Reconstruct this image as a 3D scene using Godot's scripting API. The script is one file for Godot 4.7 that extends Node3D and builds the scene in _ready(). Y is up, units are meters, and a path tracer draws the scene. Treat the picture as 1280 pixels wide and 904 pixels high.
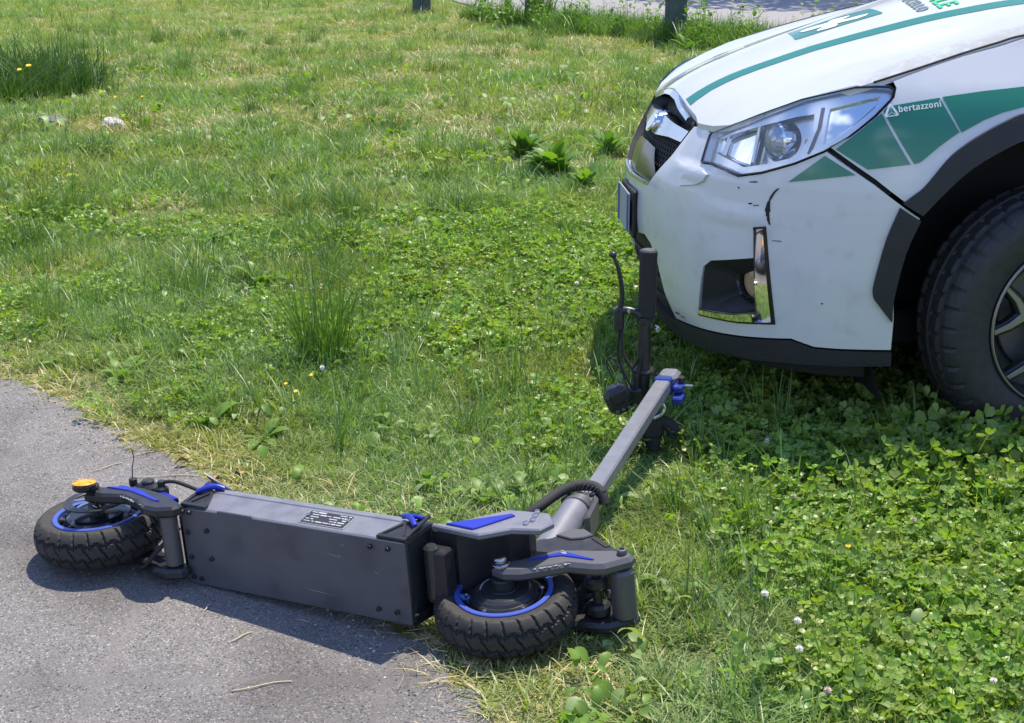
extends Node3D
# A big electric kick scooter lies on its side, half on an asphalt path and half on grass,
# in front of the nose of a white car that is parked on the lawn.

const PI2 := TAU
var rng := RandomNumberGenerator.new()
var names := {}
var M := {}                    # materials
var nz := FastNoiseLite.new()  # ground variation
var nz2 := FastNoiseLite.new()

# frames measured for the scooter: deck (x to its front, y to its top, z to the side that faces up),
# and the turned front end (x to the right, y up the stem, z along the axle)
var deck_xf := Transform3D(Basis(Vector3(.8752, .0773, .4775), Vector3(.4780, .0109, -.8783), Vector3(-.0731, .9969, -.0274)), Vector3(-.439, .112, -2.607))
var fork_xf := Transform3D(Basis(Vector3(.9310, .0734, .3575), Vector3(.3499, .0987, -.9315), Vector3(-.1037, .9924, .0662)), Vector3(-.012, .070, -2.509))
var bar_xf := Transform3D(Basis(), Vector3(.342, .204, -3.503))
const SCOOTER_AT := Vector3(-.439, 0, -2.607)


# ---------------------------------------------------------------- mesh builder
class MB:
	var v := PackedVector3Array()
	var n := PackedVector3Array()
	var s := PackedInt32Array()
	var xf := Transform3D.IDENTITY
	var mark := 0
	var tinted := false

	func tri(a: Vector3, b: Vector3, c: Vector3, sm := 0, na := Vector3.ZERO, nb := Vector3.ZERO, nc := Vector3.ZERO) -> void:
		v.append(xf * a); v.append(xf * b); v.append(xf * c)
		n.append(xf.basis * na); n.append(xf.basis * nb); n.append(xf.basis * nc)
		s.append(sm)

	func quad(a: Vector3, b: Vector3, c: Vector3, d: Vector3, sm := 0) -> void:
		tri(a, b, c, sm); tri(a, c, d, sm)

	# make the closed piece added since `mark` face outwards (counter-clockwise here)
	func close_piece() -> void:
		var vol := 0.0
		if v.size() > mark:
			var o := v[mark]
			for i in range(mark, v.size(), 3):
				vol += (v[i] - o).dot((v[i + 1] - o).cross(v[i + 2] - o))
		if vol < 0:
			for i in range(mark, v.size(), 3):
				var t := v[i + 1]; v[i + 1] = v[i + 2]; v[i + 2] = t
				var u := n[i + 1]; n[i + 1] = n[i + 2]; n[i + 2] = u
		mark = v.size()

	func prism(poly: Array, z0: float, z1: float, bev := 0.0) -> void:
		var p := PackedVector2Array(poly)
		var area := 0.0
		for i in p.size():
			area += p[i].cross(p[(i + 1) % p.size()])
		if area < 0: p.reverse()
		var q := PackedVector2Array()
		for i in p.size():
			var a := p[(i - 1 + p.size()) % p.size()]; var b := p[i]; var c := p[(i + 1) % p.size()]
			var e1 := (b - a).normalized(); var e2 := (c - b).normalized()
			var n1 := Vector2(-e1.y, e1.x); var n2 := Vector2(-e2.y, e2.x)
			var m := n1 + n2
			var k := 1.0 + n1.dot(n2)
			q.append(b + m * (bev / maxf(k, .35)))
		var ix := Geometry2D.triangulate_polygon(q if bev > 0 else p)
		if ix.is_empty(): ix = Geometry2D.triangulate_polygon(p)
		var top := q if bev > 0 else p
		var f := func(w: Vector2, z: float) -> Vector3: return Vector3(w.x, w.y, z)
		for i in range(0, ix.size(), 3):
			var a := top[ix[i]]; var b := top[ix[i + 1]]; var c := top[ix[i + 2]]
			if (b - a).cross(c - a) < 0:
				var t := b; b = c; c = t
			tri(f.call(a, z1), f.call(b, z1), f.call(c, z1))
			tri(f.call(a, z0), f.call(c, z0), f.call(b, z0))
		var rings := [[p, z0], [p, z1]]
		if bev > 0: rings = [[q, z0], [p, z0 + bev], [p, z1 - bev], [q, z1]]
		for r in rings.size() - 1:
			for i in p.size():
				var j := (i + 1) % p.size()
				var A: PackedVector2Array = rings[r][0]; var B: PackedVector2Array = rings[r + 1][0]
				quad(f.call(A[i], rings[r][1]), f.call(A[j], rings[r][1]), f.call(B[j], rings[r + 1][1]), f.call(B[i], rings[r + 1][1]))
		close_piece()

	func box(c: Vector3, size: Vector3, bev := 0.0) -> void:
		var h := size / 2
		var b := minf(bev, minf(h.x, minf(h.y, h.z)) * .9)
		var P := []
		if b <= 0:
			var old := xf
			xf = xf * Transform3D(Basis(), c)
			prism([Vector2(-h.x, -h.y), Vector2(h.x, -h.y), Vector2(h.x, h.y), Vector2(-h.x, h.y)], -h.z, h.z)
			xf = old
			return
		var old2 := xf
		xf = xf * Transform3D(Basis(), c)
		prism([Vector2(-h.x + b, -h.y), Vector2(h.x - b, -h.y), Vector2(h.x, -h.y + b), Vector2(h.x, h.y - b), Vector2(h.x - b, h.y), Vector2(-h.x + b, h.y), Vector2(-h.x, h.y - b), Vector2(-h.x, -h.y + b)], -h.z, h.z, b * .7)
		xf = old2

	# profile of (radius, z) turned round z; closed when it begins and ends at radius 0 or as a loop
	func lathe(prof: Array, seg := 32, loop := false, sm := 1) -> void:
		var m := prof.size()
		for k in seg:
			var a0 := TAU * k / seg; var a1 := TAU * (k + 1) / seg
			for i in (m if loop else m - 1):
				var p: Vector2 = prof[i]; var q: Vector2 = prof[(i + 1) % m]
				var A := Vector3(p.x * cos(a0), p.x * sin(a0), p.y); var B := Vector3(p.x * cos(a1), p.x * sin(a1), p.y)
				var C := Vector3(q.x * cos(a1), q.x * sin(a1), q.y); var D := Vector3(q.x * cos(a0), q.x * sin(a0), q.y)
				# a crease wherever the profile turns sharply: every segment has its own group
				var g := (sm + i * 2) if sm > 0 and sm < 1000 else sm
				if p.x > 1e-6: tri(A, B, C, g)
				if q.x > 1e-6: tri(A, C, D, g)
		close_piece()

	func cyl(r: float, z0: float, z1: float, bev := .001, seg := 24) -> void:
		lathe([Vector2(0, z0), Vector2(r - bev, z0), Vector2(r, z0 + bev), Vector2(r, z1 - bev), Vector2(r - bev, z1), Vector2(0, z1)], seg)

	func tube(pts: Array, radius, sides := 10, smooth := 4, sm := 5000) -> void:
		var P := []
		var R := []
		var m := pts.size()
		for i in m - 1:
			var p0: Vector3 = pts[maxi(i - 1, 0)]; var p1: Vector3 = pts[i]; var p2: Vector3 = pts[i + 1]; var p3: Vector3 = pts[mini(i + 2, m - 1)]
			for k in smooth:
				var t := float(k) / smooth
				P.append(p1.cubic_interpolate(p2, p0, p3, t) if smooth > 1 else p1)
				R.append(lerpf(radius[i], radius[i + 1], t) if radius is Array else float(radius))
		P.append(pts[m - 1]); R.append(float(radius[m - 1]) if radius is Array else float(radius))
		var up := Vector3.UP
		var d0: Vector3 = (P[1] - P[0]).normalized()
		if absf(d0.dot(up)) > .9: up = Vector3.RIGHT
		var side := d0.cross(up).normalized()
		var last := []
		var first := []
		for i in P.size():
			var d: Vector3 = (P[mini(i + 1, P.size() - 1)] - P[maxi(i - 1, 0)]).normalized()
			side = (side - d * side.dot(d)).normalized()
			var oth := d.cross(side)
			var ring := []
			for k in sides:
				var a := TAU * k / sides
				ring.append(P[i] + (side * cos(a) + oth * sin(a)) * R[i])
			if i > 0:
				for k in sides:
					var j := (k + 1) % sides
					quad(last[k], last[j], ring[j], ring[k], sm)
			else: first = ring
			last = ring
		for k in sides:
			var j := (k + 1) % sides
			tri(P[0], first[j], first[k], sm + 1)
			tri(P[P.size() - 1], last[k], last[j], sm + 2)
		close_piece()

	func ball(c: Vector3, r: Vector3, seg := 16, rings := 10, sm := 7000) -> void:
		for i in rings:
			for k in seg:
				var f := func(ii: int, kk: int) -> Vector3:
					var th := PI * ii / rings; var ph := TAU * kk / seg
					return c + Vector3(sin(th) * cos(ph), cos(th), sin(th) * sin(ph)) * r
				var A: Vector3 = f.call(i, k); var B: Vector3 = f.call(i, k + 1); var C: Vector3 = f.call(i + 1, k + 1); var D: Vector3 = f.call(i + 1, k)
				if i > 0: tri(A, C, B, sm)
				if i < rings - 1: tri(A, D, C, sm)
		close_piece()

	func mesh() -> ArrayMesh:
		var acc := {}
		var fn := PackedVector3Array()
		for i in range(0, v.size(), 3):
			var c := (v[i + 1] - v[i]).cross(v[i + 2] - v[i])
			fn.append(c)
			var g := s[i / 3]
			if g != 0:
				for k in 3:
					var key := Vector4i(roundi(v[i + k].x * 20000), roundi(v[i + k].y * 20000), roundi(v[i + k].z * 20000), g)
					acc[key] = acc.get(key, Vector3.ZERO) + c
		var vv := PackedVector3Array(); var nn := PackedVector3Array()
		for i in range(0, v.size(), 3):
			var g := s[i / 3]
			for k in [0, 2, 1]:
				vv.append(v[i + k])
				var w := n[i + k]
				if w == Vector3.ZERO:
					if g != 0:
						w = acc[Vector4i(roundi(v[i + k].x * 20000), roundi(v[i + k].y * 20000), roundi(v[i + k].z * 20000), g)]
					else: w = fn[i / 3]
				nn.append(w.normalized())
		var arr := []
		arr.resize(Mesh.ARRAY_MAX)
		arr[Mesh.ARRAY_VERTEX] = vv
		arr[Mesh.ARRAY_NORMAL] = nn
		if tinted:
			var cc := PackedColorArray()
			cc.resize(vv.size())
			cc.fill(Color.WHITE)
			arr[Mesh.ARRAY_COLOR] = cc
		var m := ArrayMesh.new()
		m.add_surface_from_arrays(Mesh.PRIMITIVE_TRIANGLES, arr)
		return m


# ---------------------------------------------------------------- nodes
func numbered(called: String) -> String:
	var k: int = names.get(called, 0)
	names[called] = k + 1
	return called if k == 0 else "%s_%03d" % [called, k]

func tag(o: Node, label := "", category := "", group := "", kind := "") -> void:
	if label: o.set_meta("label", label)
	if category: o.set_meta("category", category)
	if group: o.set_meta("group", group)
	if kind: o.set_meta("kind", kind)

func thing(called: String, label: String, category: String, at := Vector3.ZERO, group := "") -> Node3D:
	var o := Node3D.new()
	o.name = numbered(called)
	o.position = at
	add_child(o)
	tag(o, label, category, group)
	return o

func put(called: String, mesh: Mesh, m: Material, parent: Node3D, xf := Transform3D.IDENTITY) -> MeshInstance3D:
	var o := MeshInstance3D.new()
	o.mesh = mesh
	o.material_override = m
	o.transform = xf
	o.cast_shadow = GeometryInstance3D.SHADOW_CASTING_SETTING_ON
	var nm := called
	var k := 1
	while parent.has_node(NodePath(nm)):
		nm = "%s_%03d" % [called, k]; k += 1
	o.name = nm
	parent.add_child(o)
	return o

func top(called: String, mesh: Mesh, m: Material, at := Vector3.ZERO) -> MeshInstance3D:
	var o := MeshInstance3D.new()
	o.mesh = mesh
	o.material_override = m
	o.position = at
	o.name = numbered(called)
	add_child(o)
	return o

func lin(r: float, g: float, b: float) -> Color:
	return Color(r, g, b).linear_to_srgb()

func mat(called: String, c: Color, rough := .6, metal := 0.0, spec := .5) -> StandardMaterial3D:
	var m := StandardMaterial3D.new()
	m.resource_name = called
	m.albedo_color = c
	m.roughness = rough
	m.metallic = metal
	m.metallic_specular = spec
	M[called] = m
	return m

func noise_tex(freq: float, ramp: Array, size := 512, seed_ := 1, octaves := 5, normal := false, bump := 4.0, type := FastNoiseLite.TYPE_SIMPLEX_SMOOTH) -> NoiseTexture2D:
	var f := FastNoiseLite.new()
	f.noise_type = type
	f.seed = seed_
	f.frequency = freq
	f.fractal_octaves = octaves
	var t := NoiseTexture2D.new()
	t.width = size; t.height = size
	t.seamless = true
	t.noise = f
	if normal:
		t.as_normal_map = true
		t.bump_strength = bump
	elif ramp.size():
		var g := Gradient.new()
		var offs := PackedFloat32Array(); var cols := PackedColorArray()
		for r in ramp:
			offs.append(r[0]); cols.append(r[1])
		g.offsets = offs; g.colors = cols
		t.color_ramp = g
	return t

func tri_map(m: StandardMaterial3D, tex: Texture2D, scale: float, world := false) -> void:
	m.albedo_texture = tex
	m.uv1_triplanar = true
	m.uv1_world_triplanar = world
	m.uv1_scale = Vector3.ONE * scale


# ---------------------------------------------------------------- start
func _ready() -> void:
	rng.seed = 20240607
	nz.seed = 11; nz.frequency = .9; nz.fractal_octaves = 3
	nz2.seed = 29; nz2.frequency = .33; nz2.fractal_octaves = 3
	# camera
	var cam := Camera3D.new()
	cam.name = "camera"
	cam.position = Vector3(0, 1.41, 0)
	cam.rotation_degrees = Vector3(-18.492, 0, 0)
	cam.fov = 28.195
	cam.far = 300.0
	cam.near = .05
	add_child(cam)
	cam.current = true
	# sky and sun
	var env := Environment.new()
	env.background_mode = Environment.BG_SKY
	var sky := Sky.new()
	var sm := ProceduralSkyMaterial.new()
	sm.sky_top_color = Color(.34, .50, .78)
	sm.sky_horizon_color = Color(.80, .86, .92)
	sm.sky_curve = .16
	sm.ground_bottom_color = Color(.20, .26, .14)
	sm.ground_horizon_color = Color(.55, .60, .55)
	sm.sky_energy_multiplier = 1.03
	sm.sky_cover = cloud_cover()
	sm.sky_cover_modulate = Color(1, 1, 1, .8)
	sky.sky_material = sm
	env.sky = sky
	env.tonemap_mode = Environment.TONE_MAPPER_LINEAR
	env.tonemap_exposure = 1.42
	env.sdfgi_enabled = true
	env.ssao_enabled = true
	env.ssil_enabled = true
	var we := WorldEnvironment.new()
	we.name = "environment"
	we.environment = env
	add_child(we)
	var sun := DirectionalLight3D.new()
	sun.name = "sun"
	sun.light_color = Color(1, .955, .875)
	sun.light_energy = 1.55
	sun.light_angular_distance = .5
	sun.shadow_enabled = true
	add_child(sun)
	sun.look_at_from_position(Vector3.ZERO, Vector3(-.20, -1.0, .36))

	make_materials()
	setting()
	posts()
	car()
	scooter()
	stones()
	vegetation()
	plants()
	litter()


func cloud_cover() -> ImageTexture:
	var f := FastNoiseLite.new()
	f.seed = 5; f.frequency = 1.5; f.fractal_octaves = 5
	var w := 512; var h := 256
	var im := Image.create(w, h, false, Image.FORMAT_RGBA8)
	for y in h:
		var el := PI * (.5 - float(y) / h)
		for x in w:
			var az := TAU * x / w
			var d := Vector3(cos(el) * cos(az), sin(el) * 1.6, cos(el) * sin(az))
			var k := smoothstep(.02, .42, f.get_noise_3dv(d * 1.3)) * smoothstep(0.0, .2, el)
			im.set_pixel(x, y, Color(1, 1, 1, k))
	return ImageTexture.create_from_image(im)


# ---------------------------------------------------------------- materials
func make_materials() -> void:
	# asphalt: pale worn binder with light and dark chippings
	var a := mat("asphalt", Color.WHITE, .92)
	var chips := noise_tex(.17, [[0.0, lin(.07, .068, .067)], [.10, lin(.115, .112, .111)], [.18, lin(.168, .159, .154)], [.5, lin(.190, .180, .174)], [.82, lin(.214, .203, .196)], [.92, lin(.27, .262, .256)], [1.0, lin(.40, .39, .38)]], 1024, 3, 1, false, 0.0, FastNoiseLite.TYPE_CELLULAR)
	(chips.noise as FastNoiseLite).cellular_return_type = FastNoiseLite.RETURN_CELL_VALUE
	(chips.noise as FastNoiseLite).fractal_type = FastNoiseLite.FRACTAL_NONE
	tri_map(a, chips, 1.9, true)
	a.normal_enabled = true
	a.normal_texture = noise_tex(.16, [], 1024, 4, 3, true, 4.0)
	a.normal_scale = 1.0
	a.detail_enabled = true
	a.detail_blend_mode = BaseMaterial3D.BLEND_MODE_MUL
	a.detail_uv_layer = BaseMaterial3D.DETAIL_UV_2
	a.uv2_triplanar = true
	a.uv2_world_triplanar = true
	a.uv2_scale = Vector3.ONE * .31
	a.detail_albedo = noise_tex(.012, [[0.0, Color(.74, .73, .73)], [.4, Color(.90, .90, .90)], [.6, Color(.97, .97, .97)], [1.0, Color(1, 1, 1)]], 512, 8, 5)
	var a2 := mat("road_asphalt", Color.WHITE, .9)
	tri_map(a2, noise_tex(.03, [[0.0, lin(.23, .22, .225)], [.5, lin(.255, .245, .25)], [1.0, lin(.28, .27, .275)]], 512, 6, 5), .8, true)
	# soil under the grass, seen between the blades: dry thatch and green moss
	var g := mat("soil", Color.WHITE, 1.0, 0, .2)
	tri_map(g, noise_tex(.035, [[0.0, lin(.10, .13, .035)], [.45, lin(.17, .20, .055)], [.6, lin(.26, .25, .10)], [.76, lin(.42, .35, .20)], [1.0, lin(.54, .46, .30)]], 1024, 9, 5), .42, true)
	g.normal_enabled = true
	g.normal_texture = noise_tex(.06, [], 512, 10, 4, true, 8.0)
	# foliage
	for row in [["grass_blade", .270, .365, .118, 1.0], ["dry_blade", .50, .44, .22, .5], ["clover_leaf", .245, .385, .085, 1.0], ["broad_leaf", .190, .340, .055, 1.0], ["stem_green", .16, .24, .06, .5], ["tall_blade", .175, .280, .080, .9], ["dark_blade", .110, .210, .045, .9], ["dock_leaf", .130, .260, .045, .9], ["tree_leaf", .06, .11, .025, .6]]:
		var m := mat(row[0], lin(row[1], row[2], row[3]), .46, 0, .5)
		m.backlight_enabled = true
		m.backlight = Color(row[4] * .95, row[4], row[4] * .55)
		m.cull_mode = BaseMaterial3D.CULL_DISABLED
		m.vertex_color_use_as_albedo = true
	M["broad_leaf"].roughness = .46
	M["clover_leaf"].roughness = .38
	M["grass_blade"].roughness = .40
	M["dock_leaf"].roughness = .42
	mat("petal_white", lin(.80, .76, .70), .7)
	mat("petal_pink", lin(.62, .50, .44), .7)
	mat("petal_yellow", lin(.85, .62, .02), .6)
	mat("dead_leaf", lin(.40, .20, .10), .8)
	mat("straw", lin(.55, .46, .30), .8)
	mat("pebble", Color.WHITE, .9).vertex_color_use_as_albedo = true
	mat("bark", lin(.12, .09, .06), .9)
	# car
	var w := mat("white_paint", lin(.615, .625, .645), .30)
	w.clearcoat_enabled = true; w.clearcoat = 1.0; w.clearcoat_roughness = .03
	var dirt := noise_tex(.012, [[0.0, Color(.955, .95, .94)], [.35, Color(.985, .983, .98)], [1.0, Color(1, 1, 1)]], 512, 21, 5)
	tri_map(w, dirt, 1.1)
	var bw := w.duplicate() as StandardMaterial3D
	bw.resource_name = "bumper_paint"
	M["bumper_paint"] = bw
	tri_map(bw, noise_tex(.014, [[0.0, Color(.90, .895, .885)], [.22, Color(.965, .96, .955)], [.40, Color(.99, .99, .988)], [1.0, Color(1, 1, 1)]], 512, 27, 6), 1.6)
	bw.roughness = .34
	bw.clearcoat = .85; bw.clearcoat_roughness = .07
	var gp := mat("green_vinyl", lin(.007, .175, .10), .33)
	gp.clearcoat_enabled = true; gp.clearcoat = .8; gp.clearcoat_roughness = .06
	mat("green_bright", lin(.05, .50, .22), .35)
	mat("grey_print", lin(.16, .22, .22), .4)
	mat("white_vinyl", lin(.72, .74, .76), .35)
	mat("black_gap", lin(.008, .008, .009), .7)
	var cl := mat("black_plastic", lin(.022, .023, .026), .62)
	tri_map(cl, noise_tex(.02, [[0.0, Color(.8, .8, .8)], [1.0, Color(1, 1, 1)]], 256, 22, 4), 1.7)
	cl.normal_enabled = true
	cl.normal_texture = noise_tex(.3, [], 256, 23, 2, true, 2.0)
	cl.normal_scale = .25
	mat("gloss_black", lin(.012, .013, .016), .12)
	mat("chrome", lin(.80, .82, .84), .06, 1.0)
	mat("satin_chrome", lin(.66, .68, .71), .16, 1.0)
	mat("lamp_silver", lin(.66, .69, .74), .24, .9)
	mat("amber_lamp", lin(.75, .30, .06), .25)
	mat("warm_lens", lin(.42, .27, .17), .08)
	var gl := mat("clear_glass", Color(.93, .96, 1, .10), .02)
	gl.transparency = BaseMaterial3D.TRANSPARENCY_ALPHA
	mat("frosted_lens", lin(.34, .39, .45), .04, .75)
	var tg := mat("tinted_glass", lin(.012, .016, .018), .03)
	var ty := mat("car_tyre", lin(.030, .030, .031), .62)
	tri_map(ty, noise_tex(.03, [[0.0, Color(.75, .74, .72)], [.6, Color(.95, .95, .95)], [1.0, Color(1.0, 1, 1)]], 256, 24, 4), 4.0)
	mat("rim_dark", lin(.020, .021, .024), .3, .3)
	mat("rim_machined", lin(.26, .255, .25), .40, .8)
	mat("plate_white", lin(.33, .34, .35), .5)
	mat("plate_blue", lin(.02, .06, .36), .4)
	# scooter
	var an := mat("grey_anodised", lin(.205, .210, .240), .44, .2)
	tri_map(an, noise_tex(.015, [[0.0, Color(.84, .84, .85)], [.5, Color(.96, .96, .97)], [1.0, Color(1, 1, 1)]], 512, 31, 5), 2.3)
	an.normal_enabled = true
	an.normal_texture = noise_tex(.35, [], 256, 32, 2, true, 1.5)
	an.normal_scale = .12
	var lt := mat("light_anodised", lin(.235, .243, .275), .42, .35)
	tri_map(lt, noise_tex(.02, [[0.0, Color(.88, .88, .88)], [1.0, Color(1, 1, 1)]], 256, 33, 4), 3.0)
	var bp := mat("belly_paint", lin(.094, .096, .110), .44, .1)
	tri_map(bp, noise_tex(.010, [[0.0, Color(.80, .80, .82)], [.45, Color(.94, .94, .95)], [1.0, Color(1, 1, 1)]], 512, 34, 6), 1.6)
	bp.normal_enabled = true
	bp.normal_texture = noise_tex(.02, [], 512, 35, 6, true, 1.2)
	bp.normal_scale = .15
	var bm := mat("black_metal", lin(.033, .033, .036), .36, .2)
	tri_map(bm, noise_tex(.025, [[0.0, Color(.8, .8, .8)], [.6, Color(1, 1, 1)], [.86, Color(1, 1, 1)], [1.0, Color(1, 1, 1)]], 256, 36, 4), 5.0)
	mat("dark_grey_metal", lin(.105, .103, .108), .42, .3)
	mat("black_rubber", lin(.020, .020, .021), .8)
	var st := mat("scooter_tyre", lin(.036, .035, .034), .74)
	tri_map(st, noise_tex(.04, [[0.0, Color(.7, .68, .66)], [.5, Color(.92, .91, .9)], [1.0, Color(1, 1, 1)]], 256, 37, 4), 6.0)
	mat("blue_anodised", lin(.018, .032, .38), .34, .2)
	mat("clamp_blue", lin(.024, .048, .27), .36, .2)
	mat("blue_rim", lin(.062, .105, .43), .38, .2)
	mat("steel", lin(.55, .55, .56), .25, 1.0)
	mat("scuffed_metal", lin(.40, .40, .41), .5, .8)
	mat("amber_reflector", lin(.90, .34, .01), .18)
	mat("dark_lens", lin(.03, .034, .036), .16)
	mat("blue_cable", lin(.05, .16, .62), .5)
	mat("smoke_bottle", lin(.035, .038, .035), .12)
	mat("label_print", lin(.42, .43, .45), .5)
	mat("label_black", lin(.02, .02, .023), .45)
	# stones and posts
	var sw := mat("pale_concrete", Color.WHITE, .9)
	tri_map(sw, noise_tex(.03, [[0.0, lin(.16, .13, .10)], [.45, lin(.40, .38, .35)], [1.0, lin(.62, .61, .60)]], 256, 41, 5), 4.0)
	var sd := mat("dark_slab", Color.WHITE, .9)
	tri_map(sd, noise_tex(.03, [[0.0, lin(.10, .10, .10)], [1.0, lin(.22, .21, .22)]], 256, 42, 5), 4.0)
	var pw := mat("post_wood", Color.WHITE, .85)
	tri_map(pw, noise_tex(.02, [[0.0, lin(.035, .055, .05)], [.5, lin(.06, .085, .08)], [1.0, lin(.12, .14, .13)]], 256, 43, 5), 3.0)
	pw.uv1_scale = Vector3(9, 1.2, 9)


# ---------------------------------------------------------------- ground, path, road
# edge of the near path, from the far left to the near right; the lawn lies on its left hand side going right
var EDGE := [Vector2(-6.0, -7.6), Vector2(-3.6, -5.8), Vector2(-2.2, -4.7), Vector2(-1.53, -4.07), Vector2(-1.35, -3.94), Vector2(-1.18, -3.74), Vector2(-1.02, -3.56), Vector2(-.84, -3.40), Vector2(-.69, -3.23), Vector2(-.50, -3.02), Vector2(-.34, -2.80), Vector2(-.25, -2.62), Vector2(-.235, -2.53), Vector2(-.17, -2.49), Vector2(-.115, -2.36), Vector2(-.06, -2.27), Vector2(-.03, -2.19), Vector2(.07, -1.9), Vector2(.25, -1.4), Vector2(.6, -.6), Vector2(1.3, .6)]

func path_dist(p: Vector2) -> float:   # > 0 on the lawn, < 0 on the asphalt
	var best := 1e9
	var sgn := 1.0
	for i in EDGE.size() - 1:
		var a: Vector2 = EDGE[i]; var b: Vector2 = EDGE[i + 1]
		var e := b - a
		var t := clampf((p - a).dot(e) / e.length_squared(), 0, 1)
		var d := p.distance_squared_to(a + e * t)
		if d < best - 1e-9:
			best = d
			sgn = -1.0 if e.cross(p - a) > 0 else 1.0
	return sqrt(best) * sgn

func ground_y(x: float, z: float) -> float:
	var k := smoothstep(.25, 1.2, path_dist(Vector2(x, z))) if z > -9 else 1.0
	return k * (nz.get_noise_2d(x * .9, z * .9) * .022 - .012)

func sheet(poly: PackedVector2Array, y: float, cell: float, thick := .02) -> ArrayMesh:
	var b := MB.new()
	var r := Rect2(poly[0], Vector2.ZERO)
	for p in poly: r = r.expand(p)
	var ny := ceili(r.size.y / cell)
	var nx := ceili(r.size.x / cell)
	for j in ny:
		for i in nx:
			var o := r.position + Vector2(i, j) * cell
			for q in Geometry2D.intersect_polygons(poly, PackedVector2Array([o, o + Vector2(cell, 0), o + Vector2(cell, cell), o + Vector2(0, cell)])):
				var ix := Geometry2D.triangulate_polygon(q)
				for k in range(0, ix.size(), 3):
					var A: Vector2 = q[ix[k]]; var B2: Vector2 = q[ix[k + 1]]; var C: Vector2 = q[ix[k + 2]]
					if (B2 - A).cross(C - A) > 0:
						var t := B2; B2 = C; C = t
					b.tri(Vector3(A.x, y, A.y), Vector3(B2.x, y, B2.y), Vector3(C.x, y, C.y), 1)
	for i in poly.size():
		var A := poly[i]; var B2 := poly[(i + 1) % poly.size()]
		b.quad(Vector3(A.x, y, A.y), Vector3(B2.x, y, B2.y), Vector3(B2.x, y - thick, B2.y), Vector3(A.x, y - thick, A.y))
	return b.mesh()

func setting() -> void:
	# the ground, one sheet out to the horizon
	var b := MB.new()
	var xs := []; var zs := []
	var x := -130.0
	while x < 130.0:
		xs.append(x)
		x += .12 if absf(x) < 4.0 else (1.0 if absf(x) < 14 else 12.0)
	xs.append(130.0)
	var z := 60.0
	while z > -170.0:
		zs.append(z)
		z -= .12 if z < -1.5 and z > -9.0 else (.8 if z < 4 and z > -22 else 12.0)
	zs.append(-170.0)
	var gy := func(px: float, pz: float) -> float:
		return ground_y(px, pz) if absf(px) < 14 and pz > -22 and pz < 4 else -.012
	var rows := []
	for zz in zs:
		var row := PackedVector3Array()
		for xx in xs: row.append(Vector3(xx, gy.call(xx, zz), zz))
		rows.append(row)
	for j in zs.size() - 1:
		for i in xs.size() - 1:
			b.quad(rows[j][i], rows[j][i + 1], rows[j + 1][i + 1], rows[j + 1][i], 1)
	var o := top("ground", b.mesh(), M.soil)
	tag(o, "soil and dry thatch ground under the lawn", "", "", "structure")

	# the near path with its crumbled edge
	var poly := PackedVector2Array()
	var r2 := RandomNumberGenerator.new()
	r2.seed = 77
	for i in EDGE.size() - 1:
		var A: Vector2 = EDGE[i]; var B2: Vector2 = EDGE[i + 1]
		var n := maxi(1, roundi(A.distance_to(B2) / .025)) if A.y > -5 else 6
		for k in n:
			var p := A.lerp(B2, float(k) / n)
			var d := nz.get_noise_2d(p.x * 9, p.y * 9) * .035 + nz.get_noise_2d(p.x * 30, p.y * 30) * .02
			poly.append(p + (B2 - A).normalized().orthogonal() * d)
	poly.append(Vector2(1.3, .6)); poly.append(Vector2(-1.5, 4)); poly.append(Vector2(-9, 0)); poly.append(Vector2(-9, -7.2))
	o = top("path", sheet(poly, .004, .5), M.asphalt)
	tag(o, "pale grey worn asphalt path with a crumbling edge", "", "", "structure")

	# the road beyond the posts
	var far := PackedVector2Array([Vector2(-7.5, -38.0), Vector2(-1.5, -21.0), Vector2(-.62, -17.9), Vector2(.1, -16.15), Vector2(.75, -15.3), Vector2(2.5, -13.9), Vector2(5.0, -12.3), Vector2(10, -9.6), Vector2(15, -15.5), Vector2(6, -21), Vector2(-3, -33)])
	o = top("road", sheet(far, .004, 2.0), M.road_asphalt)
	tag(o, "grey asphalt road beyond the posts", "", "", "structure")

	# a tree past the road, out of the frame, whose shade falls on the road
	tree(Vector3(4.6, 0, -20.6))


func tree(at: Vector3) -> void:
	var t := thing("roadside_tree", "broadleaf tree across the road that shades the asphalt", "tree", at)
	var b := MB.new()
	b.tube([Vector3(0, -.1, 0), Vector3(.05, 1.5, .04), Vector3(-.05, 3.2, 0), Vector3(.1, 5.0, .1)], [.22, .17, .13, .06], 10)
	for k in 7:
		var a := k * 2.4
		var h := 2.4 + k * .4
		b.tube([Vector3(0, h, 0), Vector3(cos(a) * .7, h + .6, sin(a) * .7), Vector3(cos(a) * 1.7, h + 1.3, sin(a) * 1.7)], [.08, .05, .02], 6)
	put("trunk", b.mesh(), M.bark, t)
	var leaf := MB.new()
	leaf.tri(Vector3(0, 0, 0), Vector3(.05, .0, .07), Vector3(0, .02, .16)); leaf.tri(Vector3(0, 0, 0), Vector3(0, .02, .16), Vector3(-.05, 0, .07))
	var xfs := []; var cols := []
	for i in 9000:
		var c := Vector3(rng.randfn(), rng.randfn(), rng.randfn()).normalized() * pow(rng.randf(), .4)
		var p := Vector3(c.x * 2.3, 4.6 + c.y * 1.8, c.z * 2.3)
		if nz.get_noise_3dv(p * .8) < -.12: continue
		xfs.append(Transform3D(Basis(Vector3(rng.randfn(), rng.randfn(), rng.randfn()).normalized(), rng.randf() * TAU), p))
		var s := rng.randf_range(.7, 1.3)
		cols.append(Color(s, s, s * .9))
	multi("crown", leaf.mesh(), M.tree_leaf, xfs, cols, t)


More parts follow.
